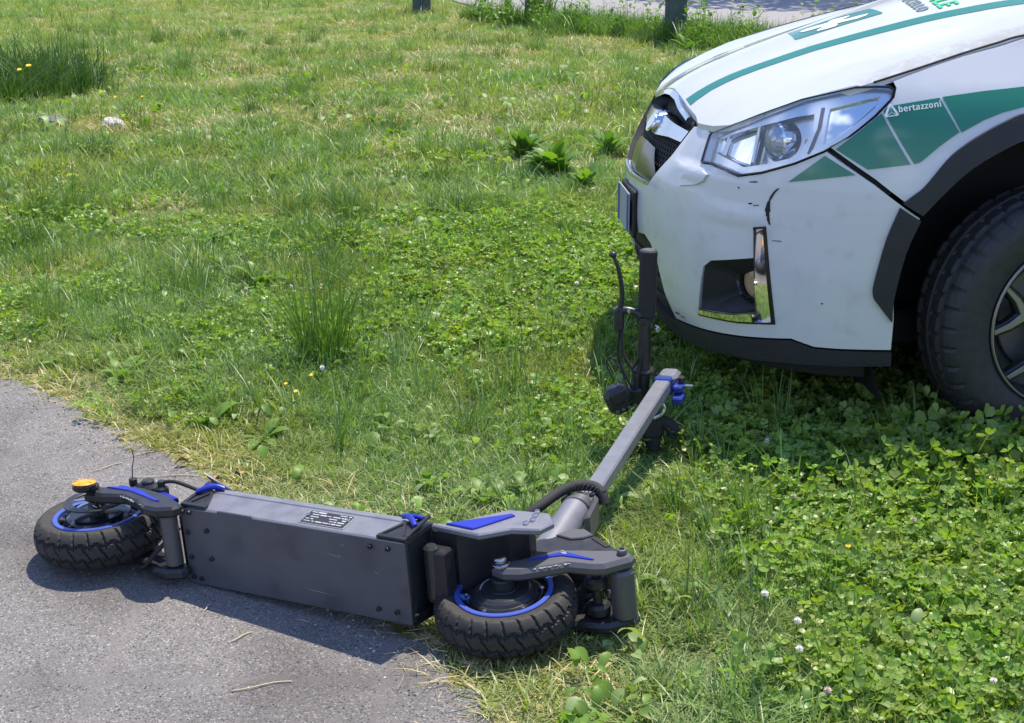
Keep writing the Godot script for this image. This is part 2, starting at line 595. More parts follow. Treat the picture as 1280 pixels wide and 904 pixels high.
func multi(called: String, mesh: Mesh, m: Material, xfs: Array, cols: Array, parent: Node3D = null, label := "") -> MultiMeshInstance3D:
	var mm := MultiMesh.new()
	mm.transform_format = MultiMesh.TRANSFORM_3D
	mm.use_colors = true
	mm.mesh = mesh
	mm.instance_count = xfs.size()
	var buf := PackedFloat32Array()
	buf.resize(xfs.size() * 16)
	for i in xfs.size():
		var t: Transform3D = xfs[i]
		var c: Color = cols[i]
		var k := i * 16
		buf[k] = t.basis.x.x; buf[k + 1] = t.basis.y.x; buf[k + 2] = t.basis.z.x; buf[k + 3] = t.origin.x
		buf[k + 4] = t.basis.x.y; buf[k + 5] = t.basis.y.y; buf[k + 6] = t.basis.z.y; buf[k + 7] = t.origin.y
		buf[k + 8] = t.basis.x.z; buf[k + 9] = t.basis.y.z; buf[k + 10] = t.basis.z.z; buf[k + 11] = t.origin.z
		buf[k + 12] = c.r; buf[k + 13] = c.g; buf[k + 14] = c.b; buf[k + 15] = 1.0
	mm.buffer = buf
	var o := MultiMeshInstance3D.new()
	o.multimesh = mm
	o.material_override = m
	o.name = called if parent else numbered(called)
	(parent if parent else self).add_child(o, true)
	if label: tag(o, label)
	o.set_meta("kind", "stuff")
	return o


func posts() -> void:
	var spots := [[Vector3(-1.015, 0, -16.6), "leftmost green-grey post at the edge of the road"], [Vector3(.234, 0, -15.3), "green-grey post with a grass clump at its foot, middle of the roadside posts"], [Vector3(1.505, 0, -13.55), "green-grey post nearest the car, standing in tall weeds by the road"]]
	var b := MB.new()
	b.box(Vector3(0, .42, 0), Vector3(.155, 1.16, .155), .018)
	var pm := b.mesh()
	var c := MB.new()
	c.prism([Vector2(-.085, -.085), Vector2(.085, -.085), Vector2(.085, .085), Vector2(-.085, .085)], 0, .03, .008)
	var cm := c.mesh()
	for i in spots.size():
		var t := thing("roadside_post", spots[i][1], "post", spots[i][0], "posts along the road")
		t.rotation.y = .72
		put("shaft", pm, M.post_wood, t)
		put("cap", cm, M.post_wood, t, Transform3D(Basis(Vector3.RIGHT, -PI / 2), Vector3(0, 1.0, 0)))


func stones() -> void:
	var r := RandomNumberGenerator.new()
	r.seed = 5
	var rock := func(size: Vector3, flat_top: float) -> ArrayMesh:
		var b := MB.new()
		var pts := []
		for i in 26:
			var d := Vector3(r.randfn(), r.randfn(), r.randfn()).normalized()
			pts.append(d)
		# a faceted lump: a coarse sphere cut by random planes
		var f := func(th: float, ph: float) -> Vector3:
			var d := Vector3(sin(th) * cos(ph), cos(th), sin(th) * sin(ph))
			var rr := 1.25
			for q in pts:
				var dd: float = d.dot(q)
				if dd > .05: rr = minf(rr, .82 / dd)
			var o: Vector3 = d * rr * size
			if o.y > size.y * flat_top: o.y = size.y * flat_top
			return o
		for i in 14:
			for k in 22:
				var A: Vector3 = f.call(PI * i / 14, TAU * k / 22); var B2: Vector3 = f.call(PI * i / 14, TAU * (k + 1) / 22)
				var C: Vector3 = f.call(PI * (i + 1) / 14, TAU * (k + 1) / 22); var D: Vector3 = f.call(PI * (i + 1) / 14, TAU * k / 22)
				if i > 0: b.tri(A, C, B2)
				if i < 13: b.tri(A, D, C)
		b.close_piece()
		return b.mesh()
	var o := top("concrete_lump", rock.call(Vector3(.105, .085, .08), .75), M.pale_concrete, Vector3(-2.41, -.022, -8.70))
	tag(o, "pale broken lump of concrete half sunk in the grass", "stone")
	o.rotation = Vector3(.25, .5, -.1)
	o = top("stone_slab", rock.call(Vector3(.125, .07, .075), .6), M.dark_slab, Vector3(-2.80, -.002, -8.78))
	tag(o, "dark grey flat stone left of the pale concrete lump", "stone")
	o.rotation = Vector3(.1, -.3, -.15)


# ---------------------------------------------------------------- the car
# X runs forward from the front axle, Y up, Z to the car's left (the side in view); meshes use (-X, Y, Z)
var PLAN := [Vector2(1.0, 0), Vector2(.988, .18), Vector2(.955, .36), Vector2(.90, .52), Vector2(.815, .66), Vector2(.70, .765), Vector2(.56, .83), Vector2(.40, .862), Vector2(.2, .875), Vector2(0, .88), Vector2(-.4, .88), Vector2(-1.0, .88), Vector2(-1.6, .88), Vector2(-2.2, .88), Vector2(-2.8, .87), Vector2(-3.3, .83), Vector2(-3.5, .70), Vector2(-3.58, .45), Vector2(-3.6, 0)]
var NOSE := [[.15, .12], [.2, .085], [.28, .045], [.39, .015], [.5, 0.0], [.6, .004], [.666, .021], [.755, .069], [.855, .13], [.95, .22]]
var SIDE := [[.15, .04], [.2, .022], [.3, .01], [.45, 0.0], [.62, 0.0], [.72, .006], [.82, .024], [.9, .05], [.96, .085], [1.02, .125], [1.07, .155], [1.12, .165]]
var HOODC := [-.42977, -.084227, .679701, -.074511, -.378519, -.163263, 1.169634]   # height along the centre line
var HOODD := [.213934, -.043783, -.12415, -.0035, .09376]                                # fall towards the edges

func table(t: Array, x: float) -> float:
	if x <= t[0][0]: return t[0][1]
	for i in range(1, t.size()):
		if x <= t[i][0]:
			return lerpf(t[i - 1][1], t[i][1], (x - t[i - 1][0]) / (t[i][0] - t[i - 1][0]))
	return t[-1][1]

func soft(t: Array, x: float, h: float) -> float:
	return (table(t, x - 2 * h) + 2 * table(t, x - h) + 2 * table(t, x) + 2 * table(t, x + h) + table(t, x + 2 * h)) / 8.0

func plan(t: float) -> Vector2:
	if t < 0:
		var q := plan(-t)
		return Vector2(q.x, -q.y)
	var n := PLAN.size()
	var i := clampi(int(floor(t)), 0, n - 2)
	var f := t - i
	var b: Vector2 = PLAN[i]; var c: Vector2 = PLAN[i + 1]
	var a: Vector2 = PLAN[i - 1] if i > 0 else 2 * b - c
	var d: Vector2 = PLAN[i + 2] if i + 2 < n else 2 * c - b
	return .5 * (2 * b + (c - a) * f + (2 * a - 5 * b + 4 * c - d) * f * f + (3 * b - a - 3 * c + d) * f * f * f)

# a point of the body's side, nose and tail: t runs along the plan curve, y up, off outwards
func body(t: float, y: float, off: float) -> Vector3:
	var p := plan(t)
	var d := plan(t + .001) - plan(t - .001)
	var nn := Vector2(d.y, -d.x).normalized()
	var w := clampf((absf(t) - 1.2) / 4.0, 0, 1)
	if absf(t) > 14: w = 1.0
	w = w * w * (3 - 2 * w)
	var ins := soft(NOSE, y, .02) * (1 - w) + soft(SIDE, y, .02) * w
	var at := absf(t)
	if at < 7.0:
		# hollow between grille and headlight with the ledge below it, and the crease above the fog lamp
		ins += .009 * smoothstep(2.05, 2.45, at) * smoothstep(3.6, 2.8, at) * smoothstep(.694, .716, y)
		ins -= .0035 * smoothstep(1.7, 2.3, at) * smoothstep(4.6, 3.6, at) * exp(-pow((y - .684) / .016, 2))
		ins -= .004 * smoothstep(2.9, 3.9, at) * smoothstep(4.9, 4.35, at) * (smoothstep(.56, .592, y) * smoothstep(.625, .600, y))
	var q := p - nn * (ins - off)
	return Vector3(-q.x, y, q.y)

# the same outline with its corners rounded by a curve through its points
func curve(p: Array, n := 4) -> Array:
	var r := []
	for i in p.size() - 1:
		for k in n:
			r.append((p[i] as Vector2).cubic_interpolate(p[i + 1], p[maxi(i - 1, 0)], p[mini(i + 2, p.size() - 1)], float(k) / n))
	r.append(p[-1])
	return r

func hood_y(x: float, z: float) -> float:
	var c := 0.0
	for k in HOODC: c = c * x + k
	var d := 0.0
	for k in HOODD: d = d * x + k
	return c - d * (1 - exp(-pow(z / .38, 2)))

func hood(x: float, z: float, off: float) -> Vector3:
	return Vector3(-x, hood_y(x, z) + off, z)

# a panel that follows a surface inside an outline given in the surface's own coordinates
func patch(b: MB, poly: Array, surf: Callable, off: float, thick: float, cu: float, cv: float, holes := [], sign_ := 1.0) -> void:
	var P := PackedVector2Array(poly)
	if Geometry2D.is_polygon_clockwise(P): P.reverse()
	var r := Rect2(P[0], Vector2.ZERO)
	for p in P: r = r.expand(p)
	var cache := {}
	var ev := func(q: Vector2) -> Array:
		if cache.has(q): return cache[q]
		var c: Vector3 = surf.call(q.x, q.y, off)
		var du: Vector3 = surf.call(q.x + .004, q.y, off) - surf.call(q.x - .004, q.y, off)
		var dv: Vector3 = surf.call(q.x, q.y + .002, off) - surf.call(q.x, q.y - .002, off)
		var nn: Vector3 = du.cross(dv).normalized()
		var outw: Vector3 = surf.call(q.x, q.y, off + .01) - c
		if nn.dot(outw) < 0: nn = -nn
		cache[q] = [c, nn]
		return cache[q]
	var i0 := floori(r.position.x / cu); var i1 := ceili(r.end.x / cu)
	var j0 := floori(r.position.y / cv); var j1 := ceili(r.end.y / cv)
	for j in range(j0, j1):
		for i in range(i0, i1):
			var cell := PackedVector2Array([Vector2(i * cu, j * cv), Vector2((i + 1) * cu, j * cv), Vector2((i + 1) * cu, (j + 1) * cv), Vector2(i * cu, (j + 1) * cv)])
			var bits: Array = Geometry2D.intersect_polygons(P, cell)
			for h in holes:
				var nb := []
				for q in bits: nb.append_array(Geometry2D.clip_polygons(q, PackedVector2Array(h)))
				bits = nb
			for q in bits:
				if Geometry2D.is_polygon_clockwise(q): continue
				var ix := Geometry2D.triangulate_polygon(q)
				for k in range(0, ix.size(), 3):
					var A: Array = ev.call(q[ix[k]]); var B2: Array = ev.call(q[ix[k + 1]]); var C: Array = ev.call(q[ix[k + 2]])
					if (B2[0] - A[0]).cross(C[0] - A[0]).dot(A[1]) < 0:
						var t := B2; B2 = C; C = t
					b.tri(A[0], B2[0], C[0], 0, A[1], B2[1], C[1])
	if thick != 0.0:
		for ring in [P] + holes:
			var R := PackedVector2Array(ring)
			var mid := Vector2.ZERO
			for i in R.size():
				var a := R[i]; var c := R[(i + 1) % R.size()]
				var n := maxi(1, ceili(maxf(absf(a.x - c.x) / cu, absf(a.y - c.y) / cv)))
				for k in n:
					var u := a.lerp(c, float(k) / n); var w := a.lerp(c, float(k + 1) / n)
					b.quad(surf.call(u.x, u.y, off), surf.call(w.x, w.y, off), surf.call(w.x, w.y, off - thick), surf.call(u.x, u.y, off - thick))
	b.mark = b.v.size()

func mirror_t(p: Array) -> Array:
	var r := []
	for q in p: r.append(Vector2(-q.x, q.y))
	r.reverse()
	return r

func mirror_z(p: Array) -> Array:
	var r := []
	for q in p: r.append(Vector2(q.x, -q.y))
	r.reverse()
	return r

func body_part(called: String, poly: Array, m: Material, parent: Node3D, off := 0.0, thick := .014, holes := [], cu := .15, cv := .03) -> MeshInstance3D:
	var b := MB.new()
	patch(b, poly, body, off, thick, cu, cv, holes)
	return put(called, b.mesh(), m, parent)

func t_of_x(x: float) -> float:   # along the straight side
	var lo := 5.0; var hi := 15.0
	for i in 40:
		var mid := (lo + hi) / 2
		if plan(mid).x > x: lo = mid
		else: hi = mid
	return (lo + hi) / 2

func arc_t(cx: float, r: float, a0: float, a1: float, n: int) -> Array:
	var p := []
	for i in n + 1:
		var a := deg_to_rad(lerpf(a0, a1, float(i) / n))
		p.append(Vector2(t_of_x(cx + r * cos(a)), .34 + r * sin(a)))
	return p

func car_wheel(parent: Node3D, at: Vector3, steer := 0.0) -> void:
	var side := signf(at.z)
	var w := Node3D.new()
	w.name = "wheel" if not parent.has_node("wheel") else "wheel_%03d" % parent.get_children().filter(func(c): return String(c.name).begins_with("wheel_0") or String(c.name) == "wheel").size()
	var k0 := .955   # rim size
	w.transform = Transform3D(Basis(Vector3.UP, steer) * Basis(Vector3.UP, 0.0 if side > 0 else PI), at)
	parent.add_child(w)
	# tyre: a turned section with grooves and sipes pressed into the tread
	var b := MB.new()
	var sec := [Vector2(.214, .085), Vector2(.224, .098), Vector2(.25, .108), Vector2(.285, .112), Vector2(.305, .109), Vector2(.318, .101), Vector2(.328, .092), Vector2(.3355, .078)]
	for y in [.062, .052, .047, .040, .030, .020, .012, .007, .002]: sec.append(Vector2(.3385 + .0025 * (1 - pow(y / .06, 2)), y))
	var half := sec.size()
	for i in range(half - 1, -1, -1): sec.append(Vector2(sec[i].x, -sec[i].y))
	var seg := 240
	var at_ := func(i: int, k: int) -> Vector3:
		var p: Vector2 = sec[i]
		var r := p.x
		var y := absf(p.y)
		if absf(y - .0495) < .0045 or y < .006: r -= .010
		if r > .30:
			if y > .054 and y < .106 and (k % 6) == 0: r -= .006
			if y > .010 and y < .044 and (k % 6) == 3: r -= .006
		var a := TAU * k / seg
		return Vector3(r * cos(a), r * sin(a), p.y)
	for k in seg:
		for i in sec.size() - 1:
			b.quad(at_.call(i, k), at_.call(i, k + 1), at_.call(i + 1, k + 1), at_.call(i + 1, k), 0 if i > 4 and i < sec.size() - 6 else 9)
	b.close_piece()
	put("tyre", b.mesh(), M.car_tyre, w)
	# side wall lettering bars are left out: worn smooth. Rim: barrel, flange, five forked spokes
	b = MB.new()
	b.lathe([Vector2(.214, .088), Vector2(.220, .092), Vector2(.220, .099), Vector2(.212, .101), Vector2(.205, .092), Vector2(.202, .05), Vector2(.196, -.09), Vector2(.214, -.09)], 64, true)
	put("rim", b.mesh(), M.rim_dark, w)
	b = MB.new()
	b.lathe([Vector2(.2105, .098), Vector2(.213, .1022), Vector2(.2165, .1022), Vector2(.219, .0995), Vector2(.214, .097)], 64, true)
	put("rim_lip", b.mesh(), M.rim_machined, w)
	b = MB.new()
	b.cyl(.20, -.02, -.01, .002, 40)
	b.cyl(.155, -.01, .012, .003, 40)
	put("brake_disc", b.mesh(), M.dark_grey_metal, w)
	for k in 5:
		var a := TAU * k / 5 + .42
		var R := Basis(Vector3.BACK, a)
		b = MB.new()
		b.xf = Transform3D(R * Basis.from_scale(Vector3(k0, k0, 1)), Vector3.ZERO)
		b.prism([Vector2(.03, -.028), Vector2(.12, -.024), Vector2(.150, -.050), Vector2(.216, -.086), Vector2(.222, -.060), Vector2(.172, -.026), Vector2(.150, 0), Vector2(.172, .026), Vector2(.222, .060), Vector2(.216, .086), Vector2(.150, .050), Vector2(.12, .024), Vector2(.03, .028)], .05, .078, .004)
		put("spoke", b.mesh(), M.rim_dark, w)
		b = MB.new()
		b.xf = Transform3D(R * Basis.from_scale(Vector3(k0, k0, 1)), Vector3.ZERO)
		b.prism([Vector2(.06, -.017), Vector2(.125, -.016), Vector2(.155, -.042), Vector2(.214, -.076), Vector2(.219, -.066), Vector2(.165, -.028), Vector2(.142, 0), Vector2(.165, .028), Vector2(.219, .066), Vector2(.214, .076), Vector2(.155, .042), Vector2(.125, .016), Vector2(.06, .017)], .078, .083, .002)
		put("spoke_face", b.mesh(), M.rim_machined, w)
	b = MB.new()
	b.cyl(.062, .0, .080, .006, 32)
	put("hub", b.mesh(), M.rim_dark, w)
	b = MB.new()
	b.cyl(.030, .080, .088, .003, 24)
	put("centre_cap", b.mesh(), M.satin_chrome, w)
	for k in 5:
		var a := TAU * k / 5 + 1.05
		b = MB.new()
		b.xf = Transform3D(Basis(), Vector3(cos(a) * .048, sin(a) * .048, .07))
		b.cyl(.010, 0, .016, .002, 6)
		put("wheel_nut", b.mesh(), M.steel, w)

func car() -> void:
	var c := thing("white_car", "white car with green livery and a scraped front bumper, parked nose left on the lawn", "car")
	var F := Vector3(cos(deg_to_rad(174)), 0, sin(deg_to_rad(174)))
	var Lf := Vector3.UP.cross(F)
	var cr := cos(deg_to_rad(1.8)); var sr := sin(deg_to_rad(1.8))
	var L2 := Lf * cr + Vector3.UP * sr
	var U2 := Vector3.UP * cr - Lf * sr
	c.transform = Transform3D(Basis(-F, U2, L2), Vector3(1.31, 0, -4.35) + .87 * Lf - .87 * L2)
	var hinge := c.transform * Vector3(-.45, 0, .80)
	c.transform = Transform3D(Basis(), hinge + Vector3(.003, -.006, -.008)) * Transform3D(Basis(Vector3.UP, -deg_to_rad(2.5)), Vector3.ZERO) * Transform3D(Basis(), -hinge) * c.transform
	var b: MB

	# --- bumper cover
	var low := [Vector2(6.770, .284), Vector2(5.9, .281), Vector2(5.541, .281), Vector2(5.142, .297), Vector2(4.2, .279), Vector2(3.246, .262), Vector2(2.5, .25), Vector2(1.910, .239), Vector2(1.742, .312), Vector2(1.700, .396), Vector2(1.459, .446), Vector2(1.187, .462), Vector2(.596, .448)]
	var bumper := [Vector2(0, .602), Vector2(.637, .604), Vector2(1.265, .611), Vector2(1.55, .66), Vector2(1.800, .703), Vector2(2.06, .775), Vector2(2.12, .79), Vector2(2.390, .796), Vector2(2.82, .785), Vector2(2.88, .708), Vector2(3.219, .713), Vector2(3.586, .708), Vector2(3.989, .698), Vector2(4.454, .714), Vector2(5.032, .745), Vector2(5.515, .779), Vector2(5.545, .782), Vector2(6.34, .705), Vector2(7.020, .625), Vector2(6.855, .537), Vector2(6.739, .424), Vector2(6.77, .365)] + low + [Vector2(0, .448)]
	var fog_cut := [Vector2(3.05, .299), Vector2(4.113, .313), Vector2(4.845, .329), Vector2(4.615, .584), Vector2(4.395, .577), Vector2(4.425, .498), Vector2(3.511, .467), Vector2(3.319, .444)]
	body_part("bumper", bumper, M.bumper_paint, c, 0, .016, [fog_cut], .12, .02)
	body_part("bumper", mirror_t(bumper), M.bumper_paint, c, 0, .016, [mirror_t(fog_cut)])
	# lip that carries the washer cover and the ledge under the headlight
	body_part("washer_cover", [Vector2(2.479, .641), Vector2(2.498, .659), Vector2(2.680, .684), Vector2(3.102, .696), Vector2(3.278, .690), Vector2(3.214, .672), Vector2(3.017, .658)], M.white_paint, c, .007, .008, [], .1, .01)
	# --- dark lower edge and the wide intake
	var val := [Vector2(-6.793, .24), Vector2(-4.965, .226), Vector2(-2.777, .188), Vector2(-1.36, .16), Vector2(0, .155), Vector2(1.36, .161), Vector2(2.777, .188), Vector2(3.835, .211), Vector2(4.965, .227), Vector2(6.793, .240)]
	var up := low.duplicate()
	up[0] = Vector2(6.77, .283)
	var val2 := val + [Vector2(6.78, .278)]
	for p in low.slice(1, 8): val2.append(p - Vector2(0, .005))
	val2.append(Vector2(1.6, .225)); val2.append(Vector2(-1.6, .225))
	var lo2 := low.slice(1, 8); lo2.reverse()
	for p in lo2: val2.append(Vector2(-p.x, p.y - .005))
	val2.append(Vector2(-6.78, .278))
	body_part("lower_valance", val2, M.black_plastic, c, .004, .03, [], .15, .02)
	body_part("lower_intake", [Vector2(-1.75, .22), Vector2(1.75, .22), Vector2(1.72, .42), Vector2(1.3, .47), Vector2(-1.3, .47), Vector2(-1.72, .42)], M.dark_grey_metal, c, -.028, .0)
	for k in 3:
		body_part("intake_slat", [Vector2(-1.6, .27 + .055 * k), Vector2(1.6, .27 + .055 * k), Vector2(1.6, .285 + .055 * k), Vector2(-1.6, .285 + .055 * k)], M.black_plastic, c, -.012, .018, [], .2, .02)
	# --- shell behind the gaps
	b = MB.new()
	var shell := [Vector2(-6.4, .2), Vector2(6.4, .2), Vector2(6.4, .40), Vector2(6.2, .5), Vector2(6.4, .63), Vector2(6.75, .72), Vector2(6.6, .90), Vector2(5, .88), Vector2(3, .80), Vector2(2.2, .78), Vector2(1.8, .58), Vector2(-1.8, .58), Vector2(-2.2, .78), Vector2(-3, .80), Vector2(-5, .88), Vector2(-6.6, .90), Vector2(-6.75, .72), Vector2(-6.4, .63), Vector2(-6.2, .5), Vector2(-6.4, .40)]
	var lamp_cut := [Vector2(2.9, .72), Vector2(3.6, .712), Vector2(4.454, .722), Vector2(5.5, .785), Vector2(6.5, .92), Vector2(6.3, .935), Vector2(5.9, .935), Vector2(4.2, .858), Vector2(2.9, .785)]
	patch(b, shell, body, -.020, 0, .2, .04, [lamp_cut, mirror_t(lamp_cut), fog_cut, mirror_t(fog_cut)])
	put("inner_shell", b.mesh(), M.black_gap, c)
	b = MB.new()
	patch(b, [Vector2(-.5, -.74), Vector2(.55, -.74), Vector2(.75, -.62), Vector2(.84, -.44), Vector2(.84, .44), Vector2(.75, .62), Vector2(.55, .74), Vector2(-.5, .74)], hood, -.025, 0, .08, .08)
	put("hood_frame", b.mesh(), M.black_gap, c)

	# --- hood
	var hp := [Vector2(.866, 0), Vector2(.868, .1), Vector2(.866, .22), Vector2(.860, .318), Vector2(.864, .375), Vector2(.842, .47), Vector2(.814, .555), Vector2(.749, .638), Vector2(.663, .698), Vector2(.551, .757), Vector2(.500, .762), Vector2(.390, .757), Vector2(.273, .738), Vector2(.108, .714), Vector2(-.15, .70), Vector2(-.46, .69), Vector2(-.52, .4), Vector2(-.55, 0)]
	var hm := mirror_z(hp)
	b = MB.new()
	patch(b, hp + hm.slice(1, hm.size() - 1), hood, 0, .016, .04, .04)
	var hd := put("hood", b.mesh(), M.white_paint, c)
	for sg in [1, -1]:
		b = MB.new()
		var sp := []
		for q in [Vector2(.505, .764), Vector2(.45, .763), Vector2(.390, .760), Vector2(.33, .751), Vector2(.273, .741), Vector2(.19, .729), Vector2(.108, .717), Vector2(-.15, .703), Vector2(-.46, .693)]:
			sp.append(hood(q.x, q.y * sg, -.0005))
		b.tube(sp, .0030, 6)
		put("hood_seam", b.mesh(), M.black_gap, hd)
		b = MB.new()
		var st := [Vector2(.862, .168), Vector2(.80, .172), Vector2(.741, .178), Vector2(.634, .196), Vector2(.521, .208), Vector2(.419, .235), Vector2(.317, .262), Vector2(.120, .305), Vector2(-.2, .345), Vector2(-.5, .37)]
		var st2 := []
		for p in st: st2.append(Vector2(p.x, p.y + .053))
		st2[0] = Vector2(.860, .232)
		st2.reverse()
		var poly: Array = st + st2
		if sg < 0: poly = mirror_z(poly)
		patch(b, poly, hood, .0013, .0006, .04, .03)
		put("hood_stripe", b.mesh(), M.green_vinyl, hd)
	b = MB.new()
	patch(b, [Vector2(.516, -.075), Vector2(.534, .088), Vector2(.52, .095), Vector2(.301, .147), Vector2(.298, .140), Vector2(.308, .043)], hood, .0013, .0006, .03, .03)
	var em := put("hood_emblem", b.mesh(), M.green_vinyl, hd)
	b = MB.new()
	patch(b, [Vector2(0.501,0.006),Vector2(0.479,0.003),Vector2(0.454,0.014),Vector2(0.430,0.030),Vector2(0.420,0.034),Vector2(0.421,0.018),Vector2(0.408,0.014),Vector2(0.388,0.028),Vector2(0.366,0.045),Vector2(0.369,0.056),Vector2(0.393,0.064),Vector2(0.378,0.080),Vector2(0.355,0.090),Vector2(0.328,0.104),Vector2(0.336,0.116),Vector2(0.362,0.116),Vector2(0.391,0.099),Vector2(0.415,0.086),Vector2(0.414,0.103),Vector2(0.425,0.112),Vector2(0.448,0.104),Vector2(0.471,0.090),Vector2(0.467,0.076),Vector2(0.456,0.071),Vector2(0.444,0.066),Vector2(0.458,0.053),Vector2(0.478,0.046),Vector2(0.498,0.032)], hood, .0028, .0008, .03, .03)
	put("emblem_figure", b.mesh(), M.white_vinyl, em)
	# lettering across the hood, readable from the front of the car
	for wd in [["REGIONALE", .056, .150, .262, M.green_bright], ["DEL POCELLO", .033, .213, .240, M.grey_print]]:
		var z1: float = wd[3]
		var x0: float = wd[2]
		var chars: String = wd[0]
		for k in range(chars.length() - 1, -1, -1):
			if chars[k] == " ":
				z1 -= float(wd[1]) * .35
				continue
			var tm := text_mesh(chars[k], wd[1], true)
			var w: float = tm.get_aabb().size.x
			var z0 := z1 - w / 2
			z1 -= w + float(wd[1]) * .12
			var tx := (hood(x0, z0 + .03, 0) - hood(x0, z0 - .03, 0)).normalized()
			var ty := (hood(x0 - .03, z0, 0) - hood(x0 + .03, z0, 0)).normalized()
			var nrm := tx.cross(ty).normalized()
			put("letter", tm, wd[4], hd, Transform3D(Basis(tx, nrm.cross(tx).normalized(), nrm), hood(x0, z0, .0028)))

	# --- front fender, doors and the rest of the side, mirrored to the far side
	var arch_front := [Vector2(8.8, .880), Vector2(8.307, .876), Vector2(7.998, .856), Vector2(7.722, .827), Vector2(7.481, .795), Vector2(7.317, .764), Vector2(7.05, .70), Vector2(7.02, .645)]
	var arch_in_r := arc_t(0, .53, 178, 84, 12)
	var fender := [Vector2(7.04, .637), Vector2(6.345, .720), Vector2(5.575, .796), Vector2(5.900, .818), Vector2(6.305, .868), Vector2(6.585, .912), Vector2(6.62, .936), Vector2(6.57, .950), Vector2(7.0, .975), Vector2(7.589, 1.008), Vector2(8.469, 1.050), Vector2(9.3, 1.084), Vector2(10.10, 1.108), Vector2(10.10, .30), Vector2(t_of_x(-.52), .30)]
	for p in arch_in_r: fender.append(p)
	for p in arch_front.slice(0, 7): fender.append(p)
	var door1 := [Vector2(10.115, 1.11), Vector2(10.115, .30), Vector2(11.75, .30), Vector2(11.75, 1.11)]
	var door2 := [Vector2(11.765, 1.11), Vector2(11.765, .30), Vector2(12.75, .30), Vector2(13.1, .62), Vector2(13.2, .85), Vector2(13.2, 1.11)]
	var rear_arch := arc_t(-2.77, .53, 190, -10, 24)
	var quarter := [Vector2(13.215, 1.11), Vector2(13.215, .86), Vector2(13.1, .60), Vector2(12.765, .30), Vector2(17.99, .30), Vector2(17.99, 1.0), Vector2(16, 1.11)]
	var rear_hole := rear_arch + [Vector2(rear_arch[-1].x, .2), Vector2(rear_arch[0].x, .2)]
	for sg in [1, -1]:
		for row in [["fender", fender, []], ["front_door", door1, []], ["rear_door", door2, []], ["rear_quarter", quarter, [rear_hole]]]:
			var poly: Array = row[1]
			var hl: Array = row[2]
			if sg < 0:
				poly = mirror_t(poly)
				hl = hl.map(func(h): return mirror_t(h))
			body_part(row[0], poly, M.white_paint, c, 0, .016, hl, .15 if row[0] == "fender" else .3, .03)
		var sill := [Vector2(t_of_x(-.50), .295), Vector2(12.7, .295), Vector2(12.7, .2), Vector2(t_of_x(-.46), .2)]
		body_part("sill", sill if sg > 0 else mirror_t(sill), M.black_plastic, c, .006, .03)
		for h in [10.9, 12.3]:
			var hb := MB.new()
			var a := body(h * sg, .93, .03); var e := body((h + .3) * sg, .93, .03)
			hb.tube([body((h - .02) * sg, .93, 0), a.lerp(e, .1), a.lerp(e, .5), a.lerp(e, .9), body((h + .32) * sg, .93, 0)], .012, 8)
			put("door_handle", hb.mesh(), M.white_paint, c)

	# --- wheel-arch cladding (front half in view, its rear half and the rear arch)
	var clad := [Vector2(8.9, .884), Vector2(8.307, .879), Vector2(7.998, .858), Vector2(7.722, .829), Vector2(7.481, .797), Vector2(7.317, .767), Vector2(7.06, .705), Vector2(6.92, .683), Vector2(6.77, .662)]
	var clad_in := [Vector2(7.050, .633), Vector2(7.49, .726), Vector2(7.85, .777), Vector2(8.297, .816), Vector2(8.9, .822)]
	var clad_low := [Vector2(6.735, .652), Vector2(6.64, .61), Vector2(6.551, .563), Vector2(6.47, .5), Vector2(6.417, .450), Vector2(6.43, .425), Vector2(6.485, .411), Vector2(6.727, .362), Vector2(6.745, .365), Vector2(6.745, .424), Vector2(6.86, .537), Vector2(7.030, .620)]
	var rear_half := arc_t(0, .545, 88, 186, 14)
	var rh_in := arc_t(0, .483, 186, 88, 14)
	for sg in [1, -1]:
		for row in [curve(clad) + curve(clad_in), curve(clad_low.slice(0, 7)) + curve(clad_low.slice(7)), rear_half + rh_in, arc_t(-2.77, .545, -8, 188, 26) + arc_t(-2.77, .483, 188, -8, 26)]:
			body_part("arch_cladding", row if sg > 0 else mirror_t(row), M.black_plastic, c, .010, .045, [], .08, .02)
		# liner: a dark half drum with a back wall
		for cx in [0.0, -2.77]:
			var lb := MB.new()
			var n := 20
			for k in n:
				var a0 := deg_to_rad(lerpf(-25, 205, float(k) / n)); var a1 := deg_to_rad(lerpf(-25, 205, float(k + 1) / n))
				var r := .49
				var p0 := Vector3(-(cx + r * cos(a0)), .34 + r * sin(a0), .835 * sg); var p1 := Vector3(-(cx + r * cos(a1)), .34 + r * sin(a1), .835 * sg)
				var q0 := Vector3(p0.x, p0.y, .48 * sg); var q1 := Vector3(p1.x, p1.y, .48 * sg)
				lb.quad(p0, p1, q1, q0, 1)
				lb.tri(q0, q1, Vector3(-cx, .34, .48 * sg), 0)
			put("arch_liner", lb.mesh(), M.black_gap, c)
			car_wheel(c, Vector3(-cx, .35, .772 * sg), .13 if cx == 0.0 else 0.0)

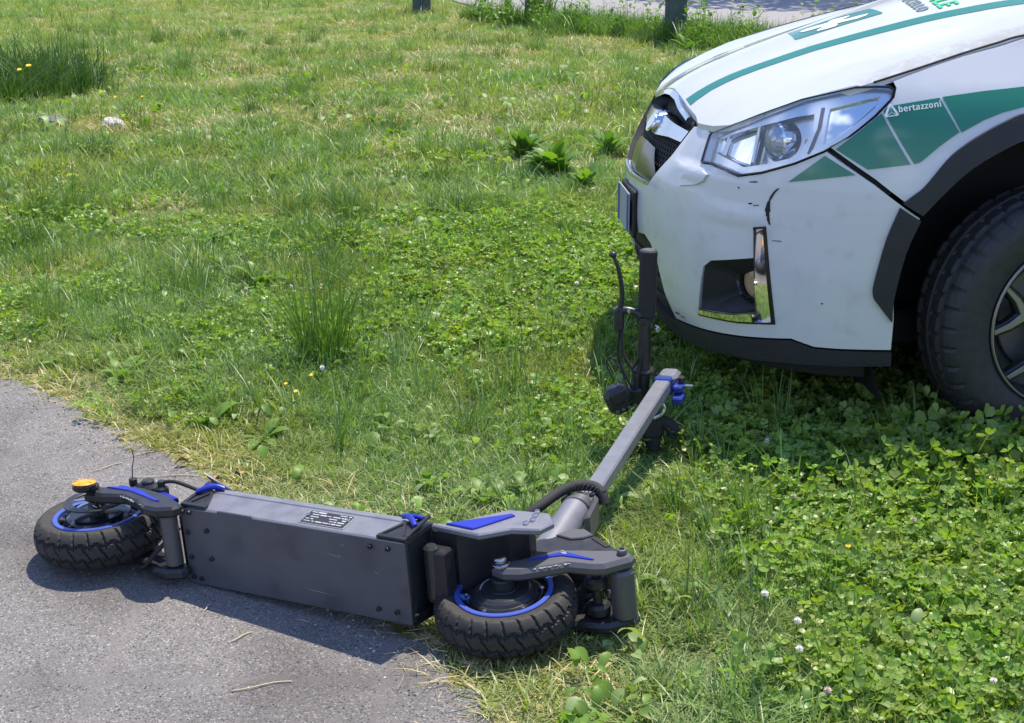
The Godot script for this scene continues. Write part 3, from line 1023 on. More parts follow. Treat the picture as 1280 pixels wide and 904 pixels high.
	# --- the livery on the near side: flush vinyl pieces with gaps between
	var vinyl := [[Vector2(4.953, .702), Vector2(5.525, .772), Vector2(6.03, .729)], [Vector2(5.69, .789), Vector2(6.385, .877), Vector2(6.850, .757), Vector2(6.215, .743)], [Vector2(6.415, .882), Vector2(6.478, .893), Vector2(6.8, .902), Vector2(7.225, .914), Vector2(7.465, .834), Vector2(7.376, .822), Vector2(7.22, .80), Vector2(7.028, .769), Vector2(6.975, .762), Vector2(6.90, .758)], [Vector2(7.266, .916), Vector2(7.8, .93), Vector2(8.348, .940), Vector2(9.2, .944), Vector2(10.05, .946), Vector2(10.05, .905), Vector2(9.2, .902), Vector2(8.314, .894), Vector2(7.992, .880), Vector2(7.759, .862), Vector2(7.491, .833)], [Vector2(10.16, .946), Vector2(11.7, .946), Vector2(11.7, .76), Vector2(10.16, .76)], [Vector2(11.8, .946), Vector2(13.15, .946), Vector2(13.15, .86), Vector2(13.0, .76), Vector2(11.8, .76)]]
	for p in vinyl:
		body_part("livery_panel", p, M.green_vinyl, c, .0022, .002, [], .12, .03)
		body_part("livery_panel", mirror_t(p), M.green_vinyl, c, .0022, .002, [], .3, .05)
	# the maker's name in white on the green
	var ta := body(6.635, .8865, .0055); var te := body(7.225, .900, .0055)
	var tx := (te - ta).normalized()
	var tn := (body(6.9, .89, .02) - body(6.9, .89, 0)).normalized()
	var up0 := (body(6.9, .905, 0) - body(6.9, .875, 0)).normalized()
	tn = tx.cross(up0).normalized()
	var tb := Basis(tx, tn.cross(tx), tn)
	var tm := text_mesh("bertazzoni", .0375, false, true)
	var wd: float = tm.get_aabb().size.x
	var sc := ta.distance_to(te) / wd
	var lo := put("maker_lettering", tm, M.white_vinyl, c, Transform3D(tb * Basis.from_scale(Vector3(sc, sc, 1)), ta + tn * .001))
	lo.set_meta("label", "white lettering on the green livery")
	b = MB.new()
	var o0 := body(6.53, .8835, .0045)
	b.xf = Transform3D(tb, o0)
	b.prism([Vector2(-.018, -.011), Vector2(-.014, -.015), Vector2(.014, -.015), Vector2(.018, -.011), Vector2(.003, .017), Vector2(-.003, .017)], 0, .0012)
	var lg := put("maker_mark", b.mesh(), M.white_vinyl, c)
	b = MB.new()
	b.xf = Transform3D(tb, o0)
	b.prism([Vector2(-.0105, -.0095), Vector2(-.001, -.004), Vector2(-.001, .010)], .0012, .0024)
	b.prism([Vector2(.0105, -.0095), Vector2(.001, -.004), Vector2(.001, .010)], .0012, .0024)
	b.prism([Vector2(-.009, -.0115), Vector2(.009, -.0115), Vector2(0, -.006)], .0012, .0024)
	put("mark_cutout", b.mesh(), M.green_vinyl, lg)

	grille_and_plate(c)
	lamps(c)
	cabin(c)
	# --- scrapes on the bumper
	for q in [[[Vector2(4.80, .684), Vector2(4.73, .674), Vector2(4.66, .655), Vector2(4.635, .64)], .0022], [[Vector2(4.64, .648), Vector2(4.63, .628), Vector2(4.64, .610)], .0052], [[Vector2(4.65, .618), Vector2(4.66, .602), Vector2(4.69, .590)], .0024], [[Vector2(4.24, .691), Vector2(4.40, .694)], .0014], [[Vector2(4.26, .636), Vector2(4.33, .638)], .0018], [[Vector2(4.36, .633), Vector2(4.46, .636)], .0012], [[Vector2(4.74, .550), Vector2(4.90, .551)], .0009], [[Vector2(4.02, .672), Vector2(4.05, .673)], .0018], [[Vector2(2.05, .263), Vector2(2.25, .266)], .0020], [[Vector2(2.30, .262), Vector2(2.48, .266)], .0012], [[Vector2(5.62, .399), Vector2(5.65, .399)], .0016], [[Vector2(4.34, .712), Vector2(4.37, .713)], .0010]]:
		var ln: Array = curve(q[0], 5)
		var thk: float = q[1]
		var e1 := []
		var e2 := []
		for k in ln.size():
			var p: Vector2 = ln[k]
			var d: Vector2 = ((ln[mini(k + 1, ln.size() - 1)] as Vector2) - ln[maxi(k - 1, 0)]) * Vector2(.13, 1)
			var o := d.normalized().orthogonal() * Vector2(1 / .13, 1) * thk * (.35 + .65 * sin(PI * (k + .5) / ln.size())) * (1.0 + .5 * nz.get_noise_2d(k * 7.0, thk * 9000))
			e1.append(p + o); e2.append(p - o)
		e2.reverse()
		body_part("scrape", e1 + e2, M.black_gap, c, .0022, .0018, [], .1, .01)


func text_mesh(s: String, h: float, narrow := false, round_ := false) -> TextMesh:
	var t := TextMesh.new()
	var f := SystemFont.new()
	f.font_names = PackedStringArray(["Droid Sans"])
	f.font_weight = 700
	t.font = f
	t.text = s
	t.font_size = 64
	t.pixel_size = h / 46.0
	t.depth = .0012
	t.curve_step = 1.5
	t.horizontal_alignment = HORIZONTAL_ALIGNMENT_LEFT if round_ else HORIZONTAL_ALIGNMENT_CENTER
	t.vertical_alignment = VERTICAL_ALIGNMENT_CENTER
	return t


func grille_and_plate(c: Node3D) -> void:
	# chrome strip along the front edge of the hood, then the dark opening
	body_part("grille_trim", [Vector2(-1.66, .808), Vector2(-1.2, .822), Vector2(-.5, .848), Vector2(0, .853), Vector2(.5, .848), Vector2(1.2, .822), Vector2(1.66, .808), Vector2(1.66, .797), Vector2(1.2, .810), Vector2(.5, .833), Vector2(0, .838), Vector2(-.5, .833), Vector2(-1.2, .810), Vector2(-1.66, .797)], M.chrome, c, .002, .006, [], .15, .012)
	var open := [Vector2(-1.25, .60), Vector2(1.25, .60), Vector2(2.05, .785), Vector2(1.85, .806), Vector2(0, .845), Vector2(-1.85, .806), Vector2(-2.05, .785)]
	body_part("grille_back", open, M.black_gap, c, -.055, 0.0)
	# sloping black side walls of the opening
	var b := MB.new()
	for sg in [1, -1]:
		var e := [Vector2(1.265, .607), Vector2(1.55, .66), Vector2(1.80, .703), Vector2(2.04, .772), Vector2(2.06, .785), Vector2(1.98, .797)]
		for i in e.size() - 1:
			var p: Vector2 = e[i]; var q: Vector2 = e[i + 1]
			b.quad(body(p.x * sg * .985, p.y + .002, .001), body(q.x * sg * .985, q.y + .002, .001), body(q.x * sg * .93, q.y, -.056), body(p.x * sg * .93, p.y, -.056), 3)
	b.quad(body(-1.265, .605, -.002), body(1.265, .605, -.002), body(1.2, .615, -.056), body(-1.2, .615, -.056), 3)
	put("grille_surround", b.mesh(), M.black_plastic, c)
	# glossy lower lip of the grille
	body_part("grille_lip", [Vector2(-1.2, .609), Vector2(0, .607), Vector2(1.2, .612), Vector2(1.3, .640), Vector2(.75, .70), Vector2(0, .705), Vector2(-.75, .70), Vector2(-1.3, .640)], M.dark_lens, c, -.012, 0, [], .15, .015)
	body_part("lip_edge", [Vector2(-1.25, .604), Vector2(0, .600), Vector2(1.25, .606), Vector2(1.27, .615), Vector2(0, .609), Vector2(-1.27, .615)], M.satin_chrome, c, .003, .01, [], .15, .01)
	# lattice
	b = MB.new()
	for k in range(-16, 17):
		for d in [-1, 1]:
			var last = null
			for i in 9:
				var y := .655 + .012 * i
				var t: float = k * .13 + d * .065 * i
				if absf(t) > 1.35 + (y - .62) * 4.2 : last = null; continue
				var p := body(t, y, -.026)
				if last != null:
					b.tube([last, p], .0026, 4, 1)
				last = p
	put("grille_mesh", b.mesh(), M.black_plastic, c)
	# wing bar and oval badge
	body_part("wing_bar", [Vector2(-2.02, .772), Vector2(-1.2, .777), Vector2(-.45, .785), Vector2(.45, .785), Vector2(1.2, .777), Vector2(2.02, .772), Vector2(1.9, .742), Vector2(1.2, .742), Vector2(.45, .733), Vector2(-.45, .733), Vector2(-1.2, .742), Vector2(-1.9, .742)], M.satin_chrome, c, -.006, .03, [], .12, .012)
	b = MB.new()
	var at := body(0, .762, .0)
	var nrm := (body(0, .762, .02) - at).normalized()
	var dy := (body(0, .78, 0) - body(0, .745, 0)).normalized()
	b.xf = Transform3D(Basis(dy.cross(nrm).normalized(), dy, nrm), at)
	var el := []
	for i in 28: el.append(Vector2(cos(TAU * i / 28) * .046, sin(TAU * i / 28) * .036))
	b.prism(el, -.03, .006, .004)
	var bd := put("badge", b.mesh(), M.chrome, c)
	var b2 := MB.new()
	b2.xf = b.xf
	el = []
	for i in 28: el.append(Vector2(cos(TAU * i / 28) * .038, sin(TAU * i / 28) * .028))
	b2.prism(el, .005, .0080, .001)
	put("badge_field", b2.mesh(), M.satin_chrome, bd)
	# number plate, slightly tilted in its black holder
	b = MB.new()
	b.xf = Transform3D(Basis(Vector3.UP, -PI / 2), Vector3(-1.008, .505, .035))
	b.box(Vector3(-.01, 0, -.010), Vector3(.236, .142, .014), .006)
	put("plate_holder", b.mesh(), M.black_plastic, c)
	b = MB.new()
	b.xf = Transform3D(Basis(Vector3.UP, -PI / 2), Vector3(-1.014, .505, .035))
	b.box(Vector3(-.01, .004, 0), Vector3(.222, .115, .004), .001)
	var pl := put("number_plate", b.mesh(), M.plate_white, c)
	for sg in [-1, 1]:
		b = MB.new()
		b.xf = Transform3D(Basis(Vector3.UP, -PI / 2), Vector3(-1.0165, .505, .035))
		b.box(Vector3(-.01 + .096 * sg, .004, 0), Vector3(.026, .111, .0035), .0005)
		put("blue_band", b.mesh(), M.plate_blue, pl)


func lamps(c: Node3D) -> void:
	var lens := [Vector2(2.902, .714), Vector2(2.836, .785), Vector2(3.482, .818), Vector2(4.243, .862), Vector2(5.005, .905), Vector2(5.933, .938), Vector2(6.335, .941), Vector2(6.523, .940), Vector2(6.586, .934), Vector2(6.557, .916), Vector2(6.287, .873), Vector2(5.880, .820), Vector2(5.515, .784), Vector2(5.032, .749), Vector2(4.454, .718), Vector2(3.989, .702), Vector2(3.586, .712), Vector2(3.219, .717)]
	for sg in [1, -1]:
		var mp := func(p: Array) -> Array:
			if sg > 0: return p
			return mirror_t(p.map(func(w): return Vector2(w.x, w.y - .03 * smoothstep(3.5, 6.0, w.x) if w.y > .69 else w.y)))
		var hl := Node3D.new()
		hl.name = "headlight" if sg > 0 else "headlight_001"
		c.add_child(hl)
		body_part("lens", mp.call(lens), M.clear_glass, hl, .004, 0.0, [], .12, .02)
		# black edge that frames the lens
		var ins := []
		var mid := Vector2(4.75, .815)
		for p in lens: ins.append(p + (mid - p) * Vector2(.018, .038))
		var ring := []
		b_ring(ring, lens, ins)
		for q in ring: body_part("lens_edge", mp.call(q), M.gloss_black, hl, .0065, .008, [], .2, .03)
		# housing walls and floor
		body_part("housing", mp.call(lens), M.lamp_silver, hl, -.05, -.046, [], .2, .03)
		# bezel round the lamp openings
		var open1 := [Vector2(3.15, .742), Vector2(3.12, .775), Vector2(3.7, .805), Vector2(4.3, .832), Vector2(4.9, .858), Vector2(5.25, .868), Vector2(5.27, .83), Vector2(5.12, .785), Vector2(4.9, .758), Vector2(4.45, .737), Vector2(4.0, .722), Vector2(3.65, .732)]
		var open2 := [Vector2(5.50, .868), Vector2(5.52, .882), Vector2(6.36, .915), Vector2(6.28, .888), Vector2(5.95, .845), Vector2(5.60, .806), Vector2(5.47, .797)]
		body_part("bezel", mp.call(lens), M.lamp_silver, hl, -.014, .012, [mp.call(open1), mp.call(open2)], .12, .02)
		body_part("bezel_step", mp.call([Vector2(5.37, .884), Vector2(5.425, .885), Vector2(5.405, .84), Vector2(5.30, .788), Vector2(5.235, .772), Vector2(5.21, .773), Vector2(5.345, .835)]), M.dark_grey_metal, hl, -.008, .012, [], .06, .02)
		# mirror of the turn lamp, and of the main-beam pocket
		body_part("turn_reflector", mp.call(open2), M.chrome, hl, -.03, -.016, [], .2, .02)
		body_part("beam_reflector", mp.call([Vector2(3.1, .735), Vector2(3.1, .78), Vector2(3.7, .81), Vector2(4.15, .825), Vector2(4.1, .725), Vector2(3.65, .73)]), M.chrome, hl, -.040, -.02, [], .1, .02)
		# projector that looks forward: glass lens, chrome sleeve, dark barrel and a silver ring
		var at := body(4.62 * sg, .793, -.060)
		var look := Vector3(-.95, .0, .30 * sg).normalized()
		var side := Vector3.UP.cross(look).normalized()
		var px := Transform3D(Basis(side, look.cross(side), look), at)
		var b := MB.new()
		b.lathe([Vector2(.049, -.012), Vector2(.052, .0), Vector2(.0515, .030), Vector2(.0475, .034), Vector2(.046, .0), Vector2(.045, -.012)], 40, true)
		put("projector_sleeve", b.mesh(), M.chrome, hl, px)
		b = MB.new()
		b.cyl(.046, -.060, .026, .004, 36)
		put("projector_barrel", b.mesh(), M.gloss_black, hl, px)
		b = MB.new()
		b.lathe([Vector2(.047, -.062), Vector2(.0535, -.056), Vector2(.0535, -.046), Vector2(.048, -.040), Vector2(.046, -.050)], 40, true)
		put("projector_ring", b.mesh(), M.lamp_silver, hl, px)
		b = MB.new()
		b.lathe([Vector2(0, .052), Vector2(.016, .0505), Vector2(.030, .045), Vector2(.040, .037), Vector2(.0465, .028), Vector2(0, .0265)], 36)
		put("projector_lens", b.mesh(), M.frosted_lens, hl, px)
		b = MB.new()
		b.ball(body(5.16 * sg, .800, -.020), Vector3(.005, .007, .005), 8, 6)
		put("side_marker", b.mesh(), M.amber_lamp, hl)
		b = MB.new()
		b.tube([body(4.16 * sg, .834, -.02), body(4.13 * sg, .79, -.026), body(4.16 * sg, .735, -.02)], .005, 8)
		put("divider", b.mesh(), M.lamp_silver, hl)

		# fog lamp: dark funnel, round lamp, chrome L-shaped trim
		var fl := Node3D.new()
		fl.name = "fog_lamp" if sg > 0 else "fog_lamp_001"
		c.add_child(fl)
		var hole := [Vector2(3.16, .318), Vector2(4.05, .336), Vector2(4.5, .345), Vector2(4.45, .497), Vector2(3.511, .465), Vector2(3.335, .444)]
		b = MB.new()
		var cpt := body(4.25 * sg, .412, -.085)
		var hp: Array = hole
		for i in hp.size():
			var p: Vector2 = hp[i]; var q: Vector2 = hp[(i + 1) % hp.size()]
			var n := 4
			for k in n:
				var u := p.lerp(q, float(k) / n); var w := p.lerp(q, float(k + 1) / n)
				var A := body(u.x * sg, u.y, -.004); var C := body(w.x * sg, w.y, -.004)
				b.quad(A, C, cpt.lerp(C, .35) - Vector3(0, 0, .0), cpt.lerp(A, .35), 4)
				b.tri(cpt, cpt.lerp(A, .35), cpt.lerp(C, .35), 0)
		put("funnel", b.mesh(), M.black_plastic, fl)
		var fx := Transform3D(Basis(Vector3.UP, -PI / 2 + .42 * sg), body(4.20 * sg, .420, -.046))
		b = MB.new()
		b.lathe([Vector2(.052, -.05), Vector2(.052, .012), Vector2(.047, .016), Vector2(.043, .010), Vector2(.043, -.05)], 32, true)
		put("lamp_ring", b.mesh(), M.gloss_black, fl, fx)
		b = MB.new()
		b.ball(Vector3(0, 0, -.01), Vector3(.044, .044, .016), 24, 12)
		put("lamp_glass", b.mesh(), M.warm_lens, fl, fx)
		body_part("trim_border", mp.call([Vector2(3.049, .297), Vector2(4.113, .312), Vector2(4.853, .329), Vector2(4.620, .585), Vector2(4.392, .578), Vector2(4.425, .497), Vector2(4.47, .36), Vector2(4.05, .339), Vector2(3.165, .320)]), M.gloss_black, fl, .002, .03, [], .1, .02)
		body_part("chrome_trim", mp.call([Vector2(3.13, .305), Vector2(4.114, .319), Vector2(4.795, .335), Vector2(4.59, .579), Vector2(4.425, .573), Vector2(4.50, .352), Vector2(4.051, .335), Vector2(3.18, .318)]), M.chrome, fl, .010, .012, [], .1, .02)


func b_ring(out: Array, a: Array, b: Array) -> void:
	for i in a.size():
		var j := (i + 1) % a.size()
		out.append([a[i], a[j], b[j], b[i]])


func cabin(c: Node3D) -> void:
	# glass house, roof and mirrors; only a little could be seen from a step to the side
	var L := func(x: float, y: float, z: float) -> Vector3: return Vector3(-x, y, z)
	var rows := [[-1.12, 1.50, .50], [-1.35, 1.565, .54], [-1.8, 1.60, .56], [-2.4, 1.585, .56], [-2.85, 1.54, .54], [-3.05, 1.49, .50]]
	var b := MB.new()
	for i in rows.size() - 1:
		for k in 8:
			var u0 := -1.0 + k * .25; var u1 := u0 + .25
			var f := func(r: Array, u: float) -> Vector3: return L.call(r[0], r[1] - .05 * u * u, r[2] * u * 1.04)
			b.quad(f.call(rows[i], u0), f.call(rows[i], u1), f.call(rows[i + 1], u1), f.call(rows[i + 1], u0), 1)
	for sg in [-1, 1]:
		# pillars
		for p in [[L.call(-.46, 1.10, .70 * sg), L.call(-1.13, 1.46, .52 * sg), .035], [L.call(-1.50, 1.10, .715 * sg), L.call(-1.55, 1.53, .57 * sg), .04], [L.call(-2.30, 1.10, .715 * sg), L.call(-2.45, 1.54, .57 * sg), .04], [L.call(-3.45, 1.05, .66 * sg), L.call(-3.03, 1.45, .52 * sg), .07]]:
			b.tube([p[0], p[0].lerp(p[1], .5), p[1]], p[2], 8)
		b.tube([L.call(-1.13, 1.46, .52 * sg), L.call(-1.8, 1.56, .58 * sg), L.call(-2.45, 1.545, .58 * sg), L.call(-3.03, 1.45, .52 * sg)], .03, 8)
	put("roof", b.mesh(), M.white_paint, c)
	var pane := func(called: String, A: Vector3, B2: Vector3, C: Vector3, D: Vector3) -> void:
		var g := MB.new()
		var n: Vector3 = (B2 - A).cross(C - A).normalized() * .004
		g.quad(A + n, B2 + n, C + n, D + n); g.quad(A - n, D - n, C - n, B2 - n)
		put(called, g.mesh(), M.tinted_glass, c)
	pane.call("windscreen", L.call(-.47, 1.12, -.68), L.call(-.47, 1.12, .68), L.call(-1.12, 1.49, .51), L.call(-1.12, 1.49, -.51))
	pane.call("rear_window", L.call(-3.45, 1.08, -.62), L.call(-3.45, 1.08, .62), L.call(-3.05, 1.47, .5), L.call(-3.05, 1.47, -.5))
	for sg in [-1, 1]:
		pane.call("side_window", L.call(-.52, 1.10, .71 * sg), L.call(-1.50, 1.10, .718 * sg), L.call(-1.54, 1.53, .57 * sg), L.call(-1.16, 1.47, .53 * sg))
		pane.call("side_window", L.call(-1.52, 1.10, .718 * sg), L.call(-2.30, 1.10, .718 * sg), L.call(-2.44, 1.54, .57 * sg), L.call(-1.57, 1.54, .57 * sg))
		pane.call("side_window", L.call(-2.33, 1.10, .718 * sg), L.call(-3.40, 1.07, .66 * sg), L.call(-3.03, 1.46, .52 * sg), L.call(-2.47, 1.54, .57 * sg))
		b = MB.new()
		b.ball(L.call(-.72, 1.19, .90 * sg), Vector3(.06, .075, .11), 18, 12)
		b.tube([L.call(-.70, 1.09, .70 * sg), L.call(-.72, 1.15, .84 * sg)], .02, 6)
		put("door_mirror", b.mesh(), M.white_paint, c)
	b = MB.new()
	b.box(L.call(-.50, 1.115, 0), Vector3(.10, .03, 1.36), .008)
	put("cowl", b.mesh(), M.black_plastic, c)
	b = MB.new()
	b.box(L.call(-1.35, .27, 0), Vector3(4.0, .10, 1.2), .02)
	b.box(L.call(-1.95, .62, 0), Vector3(2.9, .62, 1.0), .05)
	put("underbody", b.mesh(), M.black_gap, c)
	b = MB.new()
	patch(b, [Vector2(-3.45, -.66), Vector2(-3.1, -.68), Vector2(-3.1, .68), Vector2(-3.45, .66)], func(x: float, z: float, off: float) -> Vector3: return Vector3(-x, 1.09 + off, z), 0, .02, .2, .2)
	put("tailgate_ledge", b.mesh(), M.white_paint, c)


# ---------------------------------------------------------------- the scooter
func local(x: Transform3D) -> Transform3D:
	return Transform3D(x.basis, x.origin - SCOOTER_AT)

func scooter_wheel(parent: Node3D, xf: Transform3D, rear: bool) -> void:
	var w := Node3D.new()
	w.name = "rear_wheel" if rear else "front_wheel"
	w.transform = xf
	parent.add_child(w)
	var b := MB.new()
	# tyre: carcass with tread blocks between pressed grooves
	var prof := [Vector2(.0935, .030), Vector2(.096, .0335), Vector2(.103, .0375), Vector2(.111, .0400), Vector2(.117, .0408), Vector2(.1205, .0402)]
	for i in 23:
		var y := lerpf(.0385, -.0385, i / 22.0)
		prof.append(Vector2(.1375 - .0145 * pow(absf(y) / .0385, 2.6), y))
	for p in [Vector2(.1205, -.0402), Vector2(.117, -.0408), Vector2(.111, -.0400), Vector2(.103, -.0375), Vector2(.096, -.0335), Vector2(.0935, -.030)]: prof.append(p)
	var blocks := 26
	var seg := blocks * 14
	var rad := func(i: int, k: int) -> Vector3:
		var p: Vector2 = prof[i]
		var r := p.x + .0035 * smoothstep(.10, .13, p.x)
		var y := p.y
		var a := TAU * k / seg
		if i > 4 and i < prof.size() - 5:
			var u := fposmod(float(k) / 14.0, 1.0)
			var zig := absf(u - .5) * 2.0              # 0..1 zigzag along the tread
			var deep := false
			for sg in [-1.0, 1.0]:
				var line: float = sg * (.0165 + (.5 - zig) * .009 * sg)
				if absf(y - line) < .0026: deep = true
				var yy: float = y * sg
				if yy > .0155:                          # shoulder grooves, slanted
					var uu := fposmod(u + (yy - .016) * 9.0 * sg + (.0 if sg > 0 else .5), 1.0)
					if uu < .14: deep = true
			if absf(y) < .016:
				var uc := fposmod(u + y * 16.0 + .25, 1.0)
				if uc < .12: deep = true
			if deep: r -= .0058
		return Vector3(r * cos(a), r * sin(a), y)
	for k in seg:
		for i in prof.size() - 1:
			b.quad(rad.call(i, k), rad.call(i, k + 1), rad.call(i + 1, k + 1), rad.call(i + 1, k), 0 if i > 6 and i < prof.size() - 7 else 9)
	b.close_piece()
	put("tyre", b.mesh(), M.scooter_tyre, w)
	b = MB.new()
	for sg in [1, -1]:
		b.lathe([Vector2(.0865, .028 * sg), Vector2(.0865, .0365 * sg), Vector2(.0880, .038 * sg), Vector2(.0960, .038 * sg), Vector2(.0975, .0365 * sg), Vector2(.0945, .028 * sg)], 72, true)
	put("rim_ring", b.mesh(), M.blue_rim, w)
	b = MB.new()
	b.lathe([Vector2(0, .024), Vector2(.074, .024), Vector2(.080, .020), Vector2(.0890, .033), Vector2(.0905, .030), Vector2(.0905, -.030), Vector2(.0890, -.033), Vector2(.080, -.020), Vector2(0, -.024)], 56)
	put("rim", b.mesh(), M.gloss_black, w)
	b = MB.new()
	if rear:
		b.lathe([Vector2(0, .040), Vector2(.060, .040), Vector2(.068, .036), Vector2(.074, .024)], 48)
	else:
		b.lathe([Vector2(0, .0405), Vector2(.050, .0405), Vector2(.0525, .039), Vector2(.0555, .0365), Vector2(.0575, .0365), Vector2(.059, .035), Vector2(.0625, .030), Vector2(.0655, .030), Vector2(.069, .026), Vector2(.071, .020)], 56)
	put("hub_motor", b.mesh(), M.gloss_black if rear else M.black_metal, w)
	for k in 6:
		var a := TAU * k / 6 + .35
		b = MB.new()
		b.xf = Transform3D(Basis(), Vector3(cos(a) * .074, sin(a) * .074, .022))
		b.cyl(.0048, 0, .012, .001, 6)
		put("hub_bolt", b.mesh(), M.steel if not rear else M.black_metal, w)
	if rear:
		b = MB.new()
		b.lathe([Vector2(.0505, .066), Vector2(.0505, .0685), Vector2(.0515, .069), Vector2(.069, .069), Vector2(.0700, .0685), Vector2(.0700, .066)], 64, true)
		var disc := put("brake_disc", b.mesh(), M.black_metal, w)
		for k in 6:
			var a := TAU * k / 6
			b = MB.new()
			b.xf = Transform3D(Basis(Vector3.BACK, a), Vector3.ZERO)
			b.prism([Vector2(.016, -.006), Vector2(.035, .002), Vector2(.053, .020), Vector2(.0495, .026), Vector2(.030, .014), Vector2(.016, .006)], .0655, .0682, .0006)
			put("disc_arm", b.mesh(), M.steel, disc)
		b = MB.new()
		b.cyl(.0200, .036, .0695, .002, 28)
		put("disc_carrier", b.mesh(), M.dark_grey_metal, disc)
		b = MB.new()
		for k in 30:
			var a := TAU * k / 30
			b.xf = Transform3D(Basis(), Vector3(cos(a) * (.057 + .006 * (k % 2)), sin(a) * (.057 + .006 * (k % 2)), .0688))
			b.cyl(.0016, 0, .0005, .0001, 8)
		put("disc_holes", b.mesh(), M.black_gap, disc)
	else:
		b = MB.new()
		b.xf = Transform3D(Basis(Vector3.BACK, 2.6), Vector3.ZERO)
		for k in 8:
			var a0 := .9 * k / 8; var a1 := .9 * (k + 1) / 8
			b.prism([Vector2(cos(a0) * .0445, sin(a0) * .0445), Vector2(cos(a0) * .047, sin(a0) * .047), Vector2(cos(a1) * .047, sin(a1) * .047), Vector2(cos(a1) * .0445, sin(a1) * .0445)], .0400, .0411)
		put("hub_marking", b.mesh(), M.label_print, w)

func bolt(parent: Node3D, xf: Transform3D, r := .0045, m: Material = null, called := "bolt") -> void:
	if not M.has("_bolt"):
		var b := MB.new()
		b.lathe([Vector2(0, .0035), Vector2(.0022, .0035), Vector2(.0026, .0052), Vector2(.0040, .0050), Vector2(.0046, .003), Vector2(.0046, 0), Vector2(0, 0)], 14)
		M["_bolt"] = b.mesh()
	put(called, M["_bolt"], m if m else M.black_metal, parent, xf * Transform3D(Basis.from_scale(Vector3.ONE * (r / .0046)), Vector3.ZERO))

func part(parent: Node3D, called: String, b: MB, m: Material, xf := Transform3D.IDENTITY) -> MeshInstance3D:
	return put(called, b.mesh(), m, parent, xf)

